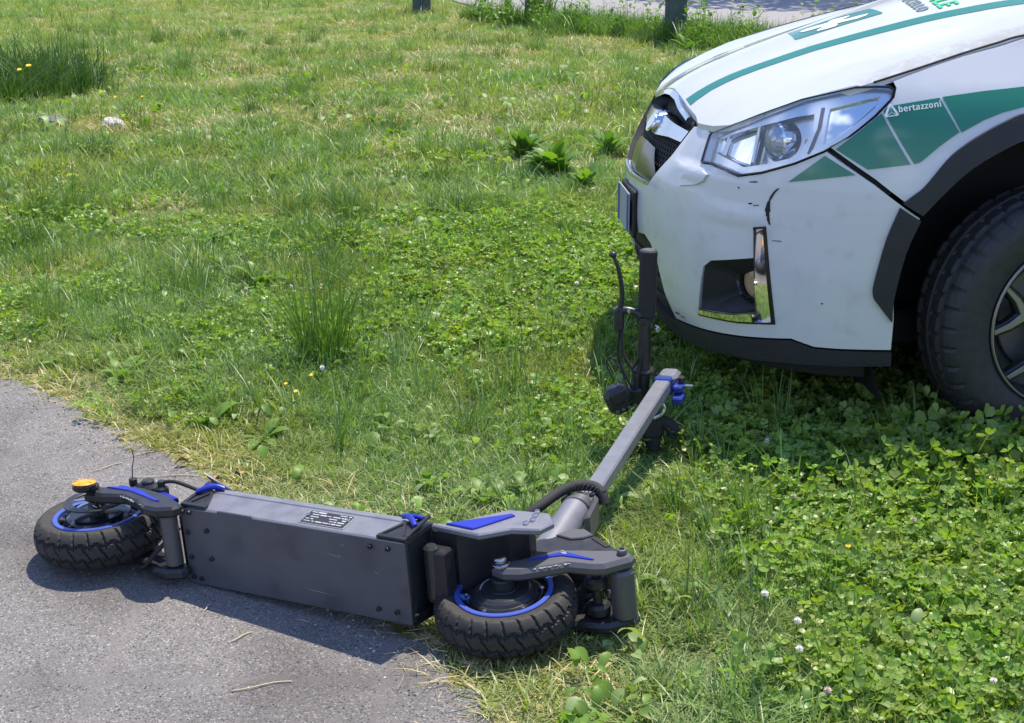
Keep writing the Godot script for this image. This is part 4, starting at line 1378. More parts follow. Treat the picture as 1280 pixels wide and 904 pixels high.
func scooter() -> void:
	var s := thing("kick_scooter", "dark grey electric kick scooter with blue trim lying on its side", "scooter", SCOOTER_AT)
	var D := local(deck_xf)
	var K := local(fork_xf)
	var b: MB
	var YZ := Transform3D(Basis(Vector3(0, 1, 0), Vector3(0, 0, 1), Vector3(1, 0, 0)), Vector3.ZERO)   # prism drawn in (y, z), pulled along x
	# --- deck: folded housing whose belly faces the camera
	b = MB.new()
	b.xf = YZ
	b.prism([Vector2(.001, -.084), Vector2(.001, .084), Vector2(.004, .0865), Vector2(.064, .0945), Vector2(.066, .0968), Vector2(.0705, .0968), Vector2(.0725, .0942), Vector2(.098, .089), Vector2(.102, .085), Vector2(.102, -.085), Vector2(.098, -.089), Vector2(.0725, -.0942), Vector2(.0705, -.0968), Vector2(.066, -.0968), Vector2(.064, -.0945), Vector2(.004, -.0865)], -.262, .262, .001)
	var deck := part(s, "deck_housing", b, M.grey_anodised, D)
	b = MB.new()
	b.box(Vector3(0, .104, 0), Vector3(.50, .004, .150), .001)
	part(s, "grip_tape", b, M.black_rubber, D)
	b = MB.new()
	b.xf = Transform3D(Basis(Vector3(1, 0, 0), Vector3(0, 0, -1), Vector3(0, 1, 0)), Vector3.ZERO)
	b.prism([Vector2(-.277, -.084), Vector2(-.18, -.086), Vector2(-.176, -.090), Vector2(-.09, -.090), Vector2(-.086, -.086), Vector2(.274, -.086), Vector2(.277, -.083), Vector2(.277, .083), Vector2(.274, .086), Vector2(-.274, .086), Vector2(-.277, .083)], -.0045, .0008, .0012)
	var belly := part(s, "belly_plate", b, M.belly_paint, D)
	for p in [Vector2(-.270, .077), Vector2(-.252, .077), Vector2(-.264, .031), Vector2(-.211, .042), Vector2(-.262, -.024), Vector2(-.208, -.021), Vector2(-.263, -.070), Vector2(-.243, -.071), Vector2(.199, .069), Vector2(.240, .070), Vector2(.204, -.062), Vector2(.247, -.062)]:
		bolt(belly, Transform3D(Basis(Vector3(1, 0, 0), Vector3(0, 0, 1), Vector3(0, -1, 0)), Vector3(p.x, -.0043, p.y)), .0052)
	# scratches in the paint
	for q in [[.085, .040, .135, .031], [.116, .0385, .128, .036], [.20, .015, .213, .0135], [.130, .063, .139, .061], [.02, -.048, .10, -.052]]:
		b = MB.new()
		b.xf = Transform3D(Basis(Vector3(1, 0, 0), Vector3(0, 0, -1), Vector3(0, 1, 0)), Vector3.ZERO)
		var A := Vector2(q[0], -q[1]); var C := Vector2(q[2], -q[3])
		var o := (C - A).orthogonal().normalized() * .0005
		b.prism([A, A.lerp(C, .4) + o, C, A.lerp(C, .5) - o], -.0051, -.0044)
		part(belly, "scratch", b, M.scuffed_metal)
	# type plate on the upper bevel
	b = MB.new()
	var lx := Transform3D(Basis(Vector3(1, 0, 0), Vector3(0, .9912, .1322), Vector3(0, -.1322, .9912)), Vector3(.073, .0335, .0906))
	b.box(Vector3(0, 0, .0006), Vector3(.108, .048, .0016), .0006)
	var lab := part(deck, "type_plate", b, M.scuffed_metal, lx)
	b = MB.new()
	b.box(Vector3(0, 0, .0016), Vector3(.104, .044, .0012), .0004)
	part(lab, "plate_field", b, M.label_black, Transform3D())
	b = MB.new()
	var rr := RandomNumberGenerator.new()
	rr.seed = 3
	for row in 5:
		var x := -.047
		while x < .044:
			var len := rr.randf_range(.004, .022)
			if row in [1, 2] and (x < -.042 or x > .038): x += .006; continue
			if rr.randf() < .85: b.box(Vector3(x + len / 2, .017 - .0082 * row, .0023), Vector3(len, rr.randf_range(.0018, .0040), .0005))
			x += len + rr.randf_range(.0015, .004)
	var pr := part(lab, "print_bars", b, M.label_print)
	for sg in [-1, 1]: bolt(lab, Transform3D(Basis(), Vector3(.048 * sg, .003, .0018)), .0036, M.steel, "rivet")
	# end frames
	for sg in [1, -1]:
		b = MB.new()
		b.xf = YZ
		var x0 := .262 if sg > 0 else -.277
		b.prism([Vector2(.001, -.086), Vector2(.001, .086), Vector2(.009, .086), Vector2(.009, -.086)], x0, x0 + .015, .0008)
		b.prism([Vector2(.094, -.086), Vector2(.094, .086), Vector2(.103, .086), Vector2(.103, -.086)], x0, x0 + .015, .0008)
		b.prism([Vector2(.0095, .078), Vector2(.0095, .0885), Vector2(.0935, .0885), Vector2(.0935, .078)], x0, x0 + .015, .0008)
		b.prism([Vector2(.0095, -.0885), Vector2(.0095, -.078), Vector2(.0935, -.078), Vector2(.0935, -.0885)], x0, x0 + .015, .0008)
		var fr := part(s, "end_frame", b, M.black_metal, D)
		b = MB.new()
		b.box(Vector3(.2605 * sg + .0035 * sg, .0515, 0), Vector3(.004, .084, .155), .001)
		part(fr, "end_window", b, M.dark_lens)
		for p in [Vector2(.014, .073), Vector2(.014, -.073), Vector2(.089, .073), Vector2(.089, -.073), Vector2(.014, .02), Vector2(.014, -.02)]:
			bolt(fr, Transform3D(Basis(Vector3(0, 1, 0), Vector3(0, 0, 1), Vector3(1, 0, 0)) if sg > 0 else Basis(Vector3(0, 0, 1), Vector3(0, 1, 0), Vector3(-1, 0, 0)), Vector3(.2672 * sg, p.x, p.y)), .0040)
		# corner bracket over the bevel, ribbed in triangles, with its blue clip
		for up in [1, -1]:
			var bx := Transform3D(Basis(Vector3(1, 0, 0), Vector3(0, .9912, .1322 * up), Vector3(0, -.1322 * up, .9912)), Vector3(0, .001, (.0872 if up > 0 else -.0872 - .004)))
			var w0: float = .212 * sg; var w1: float = .2775 * sg
			b = MB.new()
			b.xf = bx
			b.prism([Vector2(w0, -.001), Vector2(w1, -.001), Vector2(w1, .010), Vector2(w0, .008)], -.001, .006, .001)
			b.prism([Vector2(w0, .0085), Vector2(lerpf(w0, w1, .10), .0085), Vector2(lerpf(w0, w1, .48), .056), Vector2(lerpf(w0, w1, .38), .058)], .0, .005, .001)
			b.prism([Vector2(lerpf(w0, w1, .40), .0595), Vector2(lerpf(w0, w1, .50), .0595), Vector2(lerpf(w0, w1, .86), .0115), Vector2(lerpf(w0, w1, .76), .0105)], .0, .0055, .001)
			b.prism([Vector2(w1 - .007 * sg, .0105), Vector2(w1, .0105), Vector2(w1, .095), Vector2(w1 - .007 * sg, .095)], -.001, .006, .001)
			b.prism([Vector2(lerpf(w0, w1, .02), .009), Vector2(lerpf(w0, w1, .98), .011), Vector2(lerpf(w0, w1, .88), .09), Vector2(lerpf(w0, w1, .40), .06)], -.003, .0015, .0005)
			var br := part(s, "corner_bracket", b, M.black_metal, D)
			b = MB.new()
			var q := func(u: float, v: float, h: float) -> Vector3: return bx * Vector3(lerpf(w0, w1, u), v, h)
			b.tube([q.call(.18, .079, .003), q.call(.42, .074, .009), q.call(.68, .062, .010), q.call(.92, .047, .007)], [.0052, .0062, .0060, .0050], 10)
			b.tube([q.call(.42, .072, .008), q.call(.62, .079, .007), q.call(.92, .078, .006)], [.0046, .0050, .0045], 8)
			part(br, "blue_clip", b, M.blue_anodised)

	rear_end(s, D)
	front_end(s, D, K)
	handlebar(s, D, K)


func rear_end(s: Node3D, D: Transform3D) -> void:
	var b: MB
	var ax := Vector3(-.524, .004, -.002)
	scooter_wheel(s, D * Transform3D(Basis(), ax), true)
	# swing arms on both sides of the wheel, with blue inlays on the outer faces
	for up in [1.0, -1.0]:
		b = MB.new()
		var zz := .088
		b.xf = Transform3D(Basis(Vector3(1, 0, 0), Vector3(0, 1, 0), Vector3(0, 0, 1)), Vector3.ZERO)
		var outl := [Vector2(-.515, -.036), Vector2(-.520, -.018), Vector2(-.508, -.002), Vector2(-.480, .020), Vector2(-.430, .034), Vector2(-.405, .034), Vector2(-.330, .022), Vector2(-.268, -.008), Vector2(-.262, -.022), Vector2(-.268, -.036), Vector2(-.300, -.052), Vector2(-.335, -.050), Vector2(-.372, -.030), Vector2(-.425, -.016), Vector2(-.470, -.028)]
		b.prism(outl, (.074 if up > 0 else -.066), (.098 if up > 0 else -.043), .006)
		var arm := part(s, "swing_arm", b, M.black_metal, D)
		b = MB.new()
		var z1 := .0965 if up > 0 else -.0685
		b.prism([Vector2(-.487, .005), Vector2(-.475, .012), Vector2(-.425, .021), Vector2(-.405, .018), Vector2(-.318, -.018), Vector2(-.328, -.020), Vector2(-.400, .0), Vector2(-.425, .006)], z1, z1 + .004, .0012)
		part(arm, "blue_inlay", b, M.blue_anodised)
		if up > 0:
			# scuffs along the arm's edge
			var r := RandomNumberGenerator.new(); r.seed = 8
			b = MB.new()
			for k in 16:
				var u := r.randf()
				var p := Vector2(-.425, -.017).lerp(Vector2(-.338, -.047), u) + Vector2(r.randf_range(-.003, .003), r.randf_range(0, .004))
				b.xf = Transform3D(Basis(Vector3.BACK, -.5 + r.randf_range(-.3, .3)), Vector3(p.x, p.y, .0945))
				b.box(Vector3.ZERO, Vector3(r.randf_range(.002, .009), r.randf_range(.001, .0035), .0012))
			part(arm, "scuff", b, M.scuffed_metal)
	# axle with its nuts
	b = MB.new()
	b.xf = Transform3D(Basis(), Vector3(-.512, -.012, 0))
	b.cyl(.0085, -.11, .107, .001, 16)
	b.cyl(.0150, .098, .110, .003, 6)
	b.cyl(.019, .095, .0985, .001, 24)
	part(s, "rear_axle", b, M.black_metal, D)
	# amber reflector on the end of the axle
	b = MB.new()
	var rx := Transform3D(Basis(Vector3.RIGHT, -.10), Vector3(-.510, -.036, .110))
	b.xf = rx
	b.cyl(.0255, -.004, .012, .004, 36)
	var mount := part(s, "reflector_mount", b, M.gloss_black, D)
	b = MB.new()
	b.xf = rx
	b.lathe([Vector2(0, .0165), Vector2(.012, .0160), Vector2(.021, .0145), Vector2(.0245, .0125), Vector2(.0245, .0115), Vector2(0, .0115)], 40)
	for k in 5:
		var a := TAU * k / 5
		b.xf = rx * Transform3D(Basis(Vector3.BACK, a), Vector3.ZERO)
		b.box(Vector3(.012, 0, .0155), Vector3(.018, .0016, .002), .0004)
	part(mount, "amber_reflector", b, M.amber_reflector)
	# caliper, fittings and cable behind the arm
	b = MB.new()
	b.box(Vector3(-.425, .062, .074), Vector3(.055, .034, .040), .008)
	b.box(Vector3(-.385, .060, .078), Vector3(.030, .026, .030), .006)
	b.xf = Transform3D(Basis(), Vector3(-.425, .064, .09))
	b.cyl(.014, 0, .012, .003, 20)
	b.xf = Transform3D(Basis(), Vector3(-.462, .058, .085))
	b.cyl(.009, 0, .018, .002, 16)
	b.xf = Transform3D(Basis(), Vector3(-.385, .062, .09))
	b.cyl(.008, 0, .016, .002, 16)
	part(s, "brake_caliper", b, M.black_metal, D)
	b = MB.new()
	b.box(Vector3(-.490, .052, .070), Vector3(.030, .020, .024), .005)
	part(s, "caliper_knob", b, M.blue_anodised, D)
	b = MB.new()
	b.tube([Vector3(-.385, .064, .100), Vector3(-.350, .066, .106), Vector3(-.30, .066, .098), Vector3(-.25, .064, .088), Vector3(-.215, .085, .080)], .0042, 8)
	part(s, "brake_cable", b, M.black_rubber, D)
	b = MB.new()
	b.tube([Vector3(-.462, .058, .102), Vector3(-.466, .066, .125), Vector3(-.470, .078, .140), Vector3(-.476, .082, .160)], .0012, 6)
	part(s, "loose_wire", b, M.black_rubber, D)
	b = MB.new()
	b.prism([Vector2(-.33, .028), Vector2(-.400, .050), Vector2(-.41, .060), Vector2(-.395, .064), Vector2(-.32, .040)], .070, .085, .003)
	part(s, "blue_bracket", b, M.blue_anodised, D)
	# cross tube and damper between the arms and the deck
	b = MB.new()
	b.xf = Transform3D(Basis(), Vector3(-.300, -.018, 0))
	b.cyl(.0185, -.042, .073, .003, 24)
	part(s, "arm_pivot", b, M.dark_grey_metal, D)
	b = MB.new()
	b.box(Vector3(-.288, .045, .0), Vector3(.030, .070, .12), .006)
	part(s, "arm_carrier", b, M.black_metal, D)
	b = MB.new()
	b.tube([Vector3(-.30, .01, .03), Vector3(-.33, -.035, -.01), Vector3(-.37, -.04, -.05), Vector3(-.41, -.02, -.058)], .005, 8)
	part(s, "motor_cable", b, M.black_rubber, D)
	# short mudguard fin
	b = MB.new()
	b.xf = Transform3D(Basis(Vector3(1, 0, 0), Vector3(0, 0, -1), Vector3(0, 1, 0)), Vector3.ZERO)
	b.prism([Vector2(-.20, -.05), Vector2(-.262, -.078), Vector2(-.300, -.118), Vector2(-.262, -.100), Vector2(-.225, -.086)], .104, .112, .002)
	b.prism([Vector2(-.25, .06), Vector2(-.262, .078), Vector2(-.262, -.077), Vector2(-.235, -.06)], .1045, .110, .002)
	part(s, "mudguard", b, M.dark_grey_metal, D)
	b = MB.new()
	b.xf = Transform3D(Basis(), Vector3(-.238, .080, .090))
	b.cyl(.010, 0, .012, .003, 18)
	part(s, "cable_gland", b, M.black_rubber, D)


func front_end(s: Node3D, D: Transform3D, K: Transform3D) -> void:
	var b: MB
	# --- neck: two side plates from the deck to the head tube, dark between
	for up in [1.0, -1.0]:
		b = MB.new()
		b.prism([Vector2(.262, .093), Vector2(.280, .097), Vector2(.388, .087), Vector2(.434, .132), Vector2(.489, .147), Vector2(.500, .185), Vector2(.470, .225), Vector2(.385, .214), Vector2(.304, .112), Vector2(.262, .105)], (.070 if up > 0 else -.083), (.083 if up > 0 else -.070), .003)
		var np := part(s, "neck_plate", b, M.grey_anodised, D)
		b = MB.new()
		var z0 := .0822 if up > 0 else -.087
		b.prism([Vector2(.304, .106), Vector2(.366, .101), Vector2(.372, .108), Vector2(.414, .186), Vector2(.404, .190)], z0, z0 + .005, .0015)
		part(np, "blue_wedge", b, M.blue_anodised)
		if up > 0:
			for p in [Vector2(.452, .160), Vector2(.457, .178), Vector2(.452, .198), Vector2(.448, .215)]:
				bolt(np, Transform3D(Basis(), Vector3(p.x, p.y, .083)), .0058, M.steel)
	b = MB.new()
	b.xf = Transform3D(Basis(), Vector3.ZERO)
	b.prism([Vector2(.270, .098), Vector2(.300, .104), Vector2(.385, .205), Vector2(.440, .215), Vector2(.440, .190), Vector2(.395, .185), Vector2(.330, .098)], -.0695, .0695, .003)
	part(s, "neck_web", b, M.black_metal, D)
	b = MB.new()
	b.prism([Vector2(.290, .045), Vector2(.330, .050), Vector2(.330, .085), Vector2(.290, .085)], -.06, .05, .004)
	part(s, "hinge_block", b, M.black_metal, D)
	b = MB.new()
	b.xf = Transform3D(Basis(), Vector3(.296, .058, 0))
	b.cyl(.0155, -.055, .060, .006, 24)
	b.cyl(.0163, .022, .027, .001, 24)
	b.cyl(.0163, -.01, -.005, .001, 24)
	part(s, "damper_cylinder", b, M.smoke_bottle, D)
	b = MB.new()
	b.tube([Vector3(.29, .07, -.05), Vector3(.34, .08, -.055), Vector3(.39, .10, -.06), Vector3(.43, .14, -.05)], .008, 8)
	part(s, "blue_cable", b, M.blue_cable, D)

	# --- wheel, turned back to front with the bars
	scooter_wheel(s, K, false)
	# --- crown block under the head tube
	for up in [1.0, -1.0]:
		b = MB.new()
		b.prism([Vector2(-.004, .100), Vector2(.012, .138), Vector2(.045, .160), Vector2(.078, .198), Vector2(.112, .200), Vector2(.192, .140), Vector2(.196, .122), Vector2(.150, .118), Vector2(.080, .092), Vector2(.02, .092)], (.030 if up > 0 else -.068), (.068 if up > 0 else -.030), .007)
		var cr := part(s, "fork_crown", b, M.black_metal, K)
		if up > 0:
			b = MB.new()
			b.prism([Vector2(.055, .162), Vector2(.080, .192), Vector2(.108, .193), Vector2(.130, .176), Vector2(.112, .160), Vector2(.090, .152)], .0668, .0725, .002)
			part(cr, "crown_pad", b, M.dark_grey_metal)
			b = MB.new()
			b.prism([Vector2(.128, .165), Vector2(.140, .171), Vector2(.176, .143), Vector2(.166, .136)], .0672, .0700, .001)
			part(cr, "crown_slot", b, M.black_gap)
			b = MB.new()
			b.xf = Transform3D(Basis(Vector3.RIGHT, PI / 2), Vector3(.040, .097, .045))
			b.lathe([Vector2(.010, 0), Vector2(.010, .008), Vector2(.014, .009), Vector2(.016, .007), Vector2(.016, 0)], 24, true)
			part(cr, "crown_eye", b, M.dark_grey_metal)
	b = MB.new()
	b.prism([Vector2(.0, .11), Vector2(.03, .18), Vector2(.09, .19), Vector2(.17, .135), Vector2(.08, .105)], -.0295, .0295, .004)
	part(s, "crown_core", b, M.black_metal, K)
	# --- leading arms with blue chevrons
	for up in [1.0, -1.0]:
		b = MB.new()
		var outl := [Vector2(-.016, -.010), Vector2(-.016, .012), Vector2(.0, .019), Vector2(.025, .031), Vector2(.085, .080), Vector2(.20, .100), Vector2(.228, .100), Vector2(.243, .088), Vector2(.240, .070), Vector2(.198, .036), Vector2(.175, .030), Vector2(.125, .030), Vector2(.090, .010), Vector2(.045, -.014), Vector2(.01, -.020)]
		b.prism(outl, (.064 if up > 0 else -.068), (.090 if up > 0 else -.043), .0075)
		var arm := part(s, "fork_arm", b, M.dark_grey_metal if up > 0 else M.black_metal, K)
		b = MB.new()
		var z0 := .0885 if up > 0 else -.0705
		b.prism([Vector2(.045, .026), Vector2(.102, .068), Vector2(.112, .068), Vector2(.172, .053), Vector2(.170, .050), Vector2(.108, .054), Vector2(.098, .051)], z0, z0 + .004, .001)
		part(arm, "blue_inlay", b, M.blue_anodised)
		if up > 0:
			bolt(arm, Transform3D(Basis(), Vector3(.218, .085, .089)), .010, M.dark_grey_metal, "pivot_bolt")
			b = MB.new()
			var r := RandomNumberGenerator.new(); r.seed = 12
			for k in 26:
				var u := pow(r.randf(), .8)
				var p := Vector2(.055, -.006).lerp(Vector2(.128, .0325), u) if k < 18 else Vector2(.10, .068).lerp(Vector2(.112, .058), r.randf())
				b.xf = Transform3D(Basis(Vector3.BACK, .45 + r.randf_range(-.2, .2)), Vector3(p.x, p.y + r.randf_range(.0, .004), .0873 if k < 18 else .0925))
				b.box(Vector3.ZERO, Vector3(r.randf_range(.002, .009), r.randf_range(.0008, .0026), .0012))
			part(arm, "scuff", b, M.scuffed_metal)
	# axle nut
	b = MB.new()
	b.cyl(.0085, -.10, .108, .0015, 18)
	part(s, "front_axle", b, M.dark_grey_metal, K)
	b = MB.new()
	b.cyl(.0135, .0965, .108, .003, 6)
	b.cyl(.0175, .0905, .0960, .001, 24)
	part(s, "axle_nut", b, M.steel, K)
	b = MB.new()
	b.cyl(.022, .042, .064, .002, 28)
	b.cyl(.030, .0405, .0435, .001, 28)
	part(s, "axle_spacer", b, M.black_metal, K)
	# pivot posts and the spring between the arms
	b = MB.new()
	b.xf = Transform3D(Basis(), Vector3(.217, .076, 0))
	b.cyl(.0245, -.0455, .0635, .006, 32)
	part(s, "pivot_post", b, M.dark_grey_metal, K)
	b = MB.new()
	b.xf = Transform3D(Basis(), Vector3(.166, .070, 0))
	b.cyl(.010, -.0435, .0635, .002, 20)
	b.cyl(.024, .020, .045, .006, 24)
	b.cyl(.024, -.042, -.015, .006, 24)
	part(s, "spring_unit", b, M.black_metal, K)
	b = MB.new()
	b.box(Vector3(.17, .105, -.06), Vector3(.10, .05, .02), .006)
	b.box(Vector3(.10, .115, -.03), Vector3(.05, .06, .06), .006)
	part(s, "arm_carrier", b, M.black_metal, K)

	# --- head tube and collar (axis along y)
	var AY := Basis(Vector3(1, 0, 0), Vector3(0, 0, -1), Vector3(0, 1, 0))
	b = MB.new()
	b.xf = Transform3D(AY, Vector3(.030, 0, .024))
	b.cyl(.0325, .165, .345, .003, 40)
	part(s, "head_tube", b, M.grey_anodised, K)
	b = MB.new()
	b.xf = Transform3D(AY, Vector3(.032, 0, .022))
	b.cyl(.0350, .345, .358, .002, 36)
	b.cyl(.031, .358, .376, .002, 36)
	part(s, "head_collar", b, M.dark_grey_metal, K)
	b = MB.new()
	b.prism([Vector2(-.010, .372), Vector2(-.002, .396), Vector2(.025, .408), Vector2(.062, .406), Vector2(.072, .385), Vector2(.077, .305), Vector2(.066, .298), Vector2(.062, .362), Vector2(.03, .372)], -.024, .040, .006)
	var latch := part(s, "folding_latch", b, M.dark_grey_metal, K)
	bolt(latch, Transform3D(Basis(), Vector3(.056, .390, .0395)), .006, M.black_metal)
	# --- stem
	b = MB.new()
	b.xf = Transform3D(AY, Vector3(.035, 0, .006))
	b.prism([Vector2(-.020, -.015), Vector2(-.016, -.019), Vector2(.017, -.019), Vector2(.021, -.015), Vector2(.021, .009), Vector2(.0135, .019), Vector2(-.0115, .019), Vector2(-.0140, .0172), Vector2(-.0155, .0172), Vector2(-.0165, .0188), Vector2(-.020, .0155)], .395, 1.045, .0012)
	part(s, "stem", b, M.light_anodised, K)
	# cable sleeve thrown round the foot of the stem
	b = MB.new()
	b.tube([Vector3(-.100, .250, .010), Vector3(-.068, .282, .030), Vector3(-.038, .318, .044), Vector3(-.014, .372, .050), Vector3(.012, .405, .051), Vector3(.048, .418, .048), Vector3(.072, .408, .038), Vector3(.080, .396, .018)], .0118, 12)
	var sl := part(s, "cable_sleeve", b, M.black_rubber, K)
	b = MB.new()
	for k in 9:
		var p := Vector3(.010, .404, .051).lerp(Vector3(.074, .407, .037), k / 8.0)
		b.xf = Transform3D(Basis(Vector3.UP, .1 * k).rotated(Vector3.BACK, .3 - .07 * k), p)
		b.tube([Vector3(-.004, -.0115, 0), Vector3(-.002, 0, .0124), Vector3(.0, .0115, 0)], .0013, 5, 4)
	part(sl, "sleeve_binding", b, M.black_metal)
	b = MB.new()
	b.tube([Vector3(.050, .420, .050), Vector3(.080, .408, .040), Vector3(.088, .392, .016)], .0035, 6)
	part(s, "control_cable", b, M.black_rubber, K)


func handlebar(s: Node3D, _D: Transform3D, K: Transform3D) -> void:
	var H := local(bar_xf)
	var b: MB
	var UP := Basis(Vector3(1, 0, 0), Vector3(0, 0, -1), Vector3(0, 1, 0))   # z of a lathe becomes up
	# clamp at the top of the stem
	b = MB.new()
	b.box(Vector3(.035, 1.052, .006), Vector3(.047, .022, .045), .005)
	part(s, "stem_collar", b, M.clamp_blue, K)
	b = MB.new()
	b.box(Vector3(.040, 1.092, .004), Vector3(.054, .060, .046), .011)
	part(s, "stem_head", b, M.light_anodised, K)
	b = MB.new()
	b.box(Vector3(.073, 1.062, .0), Vector3(.026, .046, .018), .005)
	b.box(Vector3(.076, 1.040, -.022), Vector3(.028, .046, .020), .005)
	part(s, "stem_clamp", b, M.clamp_blue, K)
	b = MB.new()
	b.xf = Transform3D(Basis(), Vector3(.078, 1.072, .0))
	b.cyl(.009, .008, .024, .002, 16)
	part(s, "clamp_bolt", b, M.black_metal, K)
	b = MB.new()
	b.box(Vector3(.098, 1.062, .004), Vector3(.024, .010, .006), .002)
	part(s, "clamp_lever", b, M.steel, K)
	# bar, standing upright
	b = MB.new()
	b.xf = Transform3D(UP, Vector3(-.004, 0, 0))
	b.lathe([Vector2(0, -.20), Vector2(.016, -.20), Vector2(.016, -.03), Vector2(.018, -.01), Vector2(.0185, .03), Vector2(.0165, .10), Vector2(.015, .14), Vector2(.015, .32), Vector2(0, .32)], 28)
	part(s, "handlebar", b, M.black_metal, H)
	b = MB.new()
	b.xf = Transform3D(UP, Vector3(-.004, 0, 0))
	b.cyl(.0275, .004, .016, .004, 28)
	part(s, "bar_clamp", b, M.black_metal, H)
	b = MB.new()
	var prof := [Vector2(0, .155), Vector2(.0215, .155), Vector2(.0225, .158)]
	for k in 24:
		prof.append(Vector2(.0222 + (.0006 if k % 2 else 0.0), .160 + k * .0068))
	prof.append_array([Vector2(.0228, .325), Vector2(.021, .3285), Vector2(0, .3285)])
	b.xf = Transform3D(UP, Vector3(.0, 0, 0))
	b.lathe(prof, 28, false, 5000)
	var grip := part(s, "grip", b, M.black_rubber, H)
	b = MB.new()
	b.xf = Transform3D(UP, Vector3(0, 0, 0))
	b.cyl(.0165, .326, .3302, .001, 24)
	part(grip, "grip_end", b, M.dark_grey_metal)
	# brake lever with its perch
	b = MB.new()
	b.tube([Vector3(-.090, .318, .006), Vector3(-.078, .290, .006), Vector3(-.068, .250, .004), Vector3(-.064, .205, .002), Vector3(-.070, .165, 0)], [.0048, .0052, .0058, .0064, .0080], 8)
	b.ball(Vector3(-.090, .318, .006), Vector3(.010, .0085, .010), 12, 8)
	part(s, "brake_lever", b, M.black_metal, H)
	b = MB.new()
	b.box(Vector3(-.071, .150, 0), Vector3(.026, .062, .028), .007)
	b.tube([Vector3(-.070, .170, 0), Vector3(-.045, .172, .004), Vector3(-.015, .160, .006)], [.011, .010, .012], 10)
	b.xf = Transform3D(UP, Vector3(-.004, 0, 0))
	b.cyl(.0235, .140, .154, .002, 24)
	part(s, "lever_perch", b, M.black_metal, H)
	b = MB.new()
	b.xf = Transform3D(Basis(Vector3.UP, .5), Vector3(.020, .128, .010))
	b.cyl(.008, 0, .018, .002, 12)
	b.xf = Transform3D(Basis(Vector3.UP, .5), Vector3(-.048, .172, .010))
	b.cyl(.006, 0, .006, .001, 8)
	part(s, "perch_screw", b, M.steel, H)
	b = MB.new()
	b.tube([Vector3(-.062, .125, 0), Vector3(-.058, .06, .01), Vector3(-.030, .01, .02), Vector3(-.034, -.04, .03), Vector3(-.05, -.06, .03)], .0042, 7)
	b.tube([Vector3(-.066, .125, -.004), Vector3(-.070, .05, 0), Vector3(-.045, -.01, .012), Vector3(-.020, -.05, .03)], .0035, 7)
	b.tube([Vector3(-.03, .02, .01), Vector3(-.014, .055, .02), Vector3(-.022, .0, .03), Vector3(-.03, -.06, .03)], .0030, 7)
	b.tube([Vector3(-.080, -.01, .02), Vector3(-.10, .03, .01), Vector3(-.088, .05, .01), Vector3(-.060, .01, .02), Vector3(-.045, -.03, .03)], .0022, 6)
	part(s, "control_cable", b, M.black_rubber, H)
	# display and lamp unit on the left of the stem
	b = MB.new()
	b.xf = Transform3D(Basis(Vector3.BACK, .45), Vector3(-.070, -.050, .045))
	b.box(Vector3(0, 0, 0), Vector3(.066, .074, .050), .016)
	b.box(Vector3(.010, .010, .022), Vector3(.046, .034, .016), .005)
	part(s, "display_housing", b, M.black_metal, H)
	b = MB.new()
	b.xf = Transform3D(Basis(Vector3.BACK, .45), Vector3(-.070, -.050, .045))
	for k in 3: b.box(Vector3(-.014 + .016 * k, -.024, .026), Vector3(.010, .010, .010), .003)
	part(s, "display_button", b, M.dark_grey_metal, H)
	b = MB.new()
	b.ball(Vector3(-.040, -.068, .070), Vector3(.006, .006, .005), 10, 6)
	b.box(Vector3(-.055, -.045, .072), Vector3(.012, .005, .004), .001)
	part(s, "housing_screw", b, M.steel, H)
	b = MB.new()
	b.box(Vector3(-.028, -.05, .02), Vector3(.05, .04, .03), .008)
	part(s, "display_bracket", b, M.black_metal, H)
	# throttle side, hanging below the stem down into the grass
	b = MB.new()
	b.box(Vector3(.018, -.125, .045), Vector3(.060, .060, .045), .012)
	b.xf = Transform3D(Basis(Vector3.UP, 0) * UP, Vector3(.022, 0, .050))
	b.cyl(.019, -.235, -.15, .006, 20)
	part(s, "throttle", b, M.black_rubber, H)
	b = MB.new()
	b.tube([Vector3(.035, -.105, .05), Vector3(.055, -.115, .055), Vector3(.072, -.130, .055), Vector3(.066, -.152, .055)], [.014, .017, .018, .013], 10)
	part(s, "throttle_thumb", b, M.black_rubber, H)
	b = MB.new()
	b.tube([Vector3(.020, -.095, .07), Vector3(.040, -.082, .072), Vector3(.046, -.068, .07), Vector3(.040, -.055, .07)], .0055, 8)
	part(s, "throttle_bracket", b, M.steel, H)
	b = MB.new()
	b.tube([Vector3(.0, -.14, .04), Vector3(-.012, -.18, .05), Vector3(-.010, -.22, .05)], [.008, .009, .008], 8)
	part(s, "second_lever", b, M.black_metal, H)


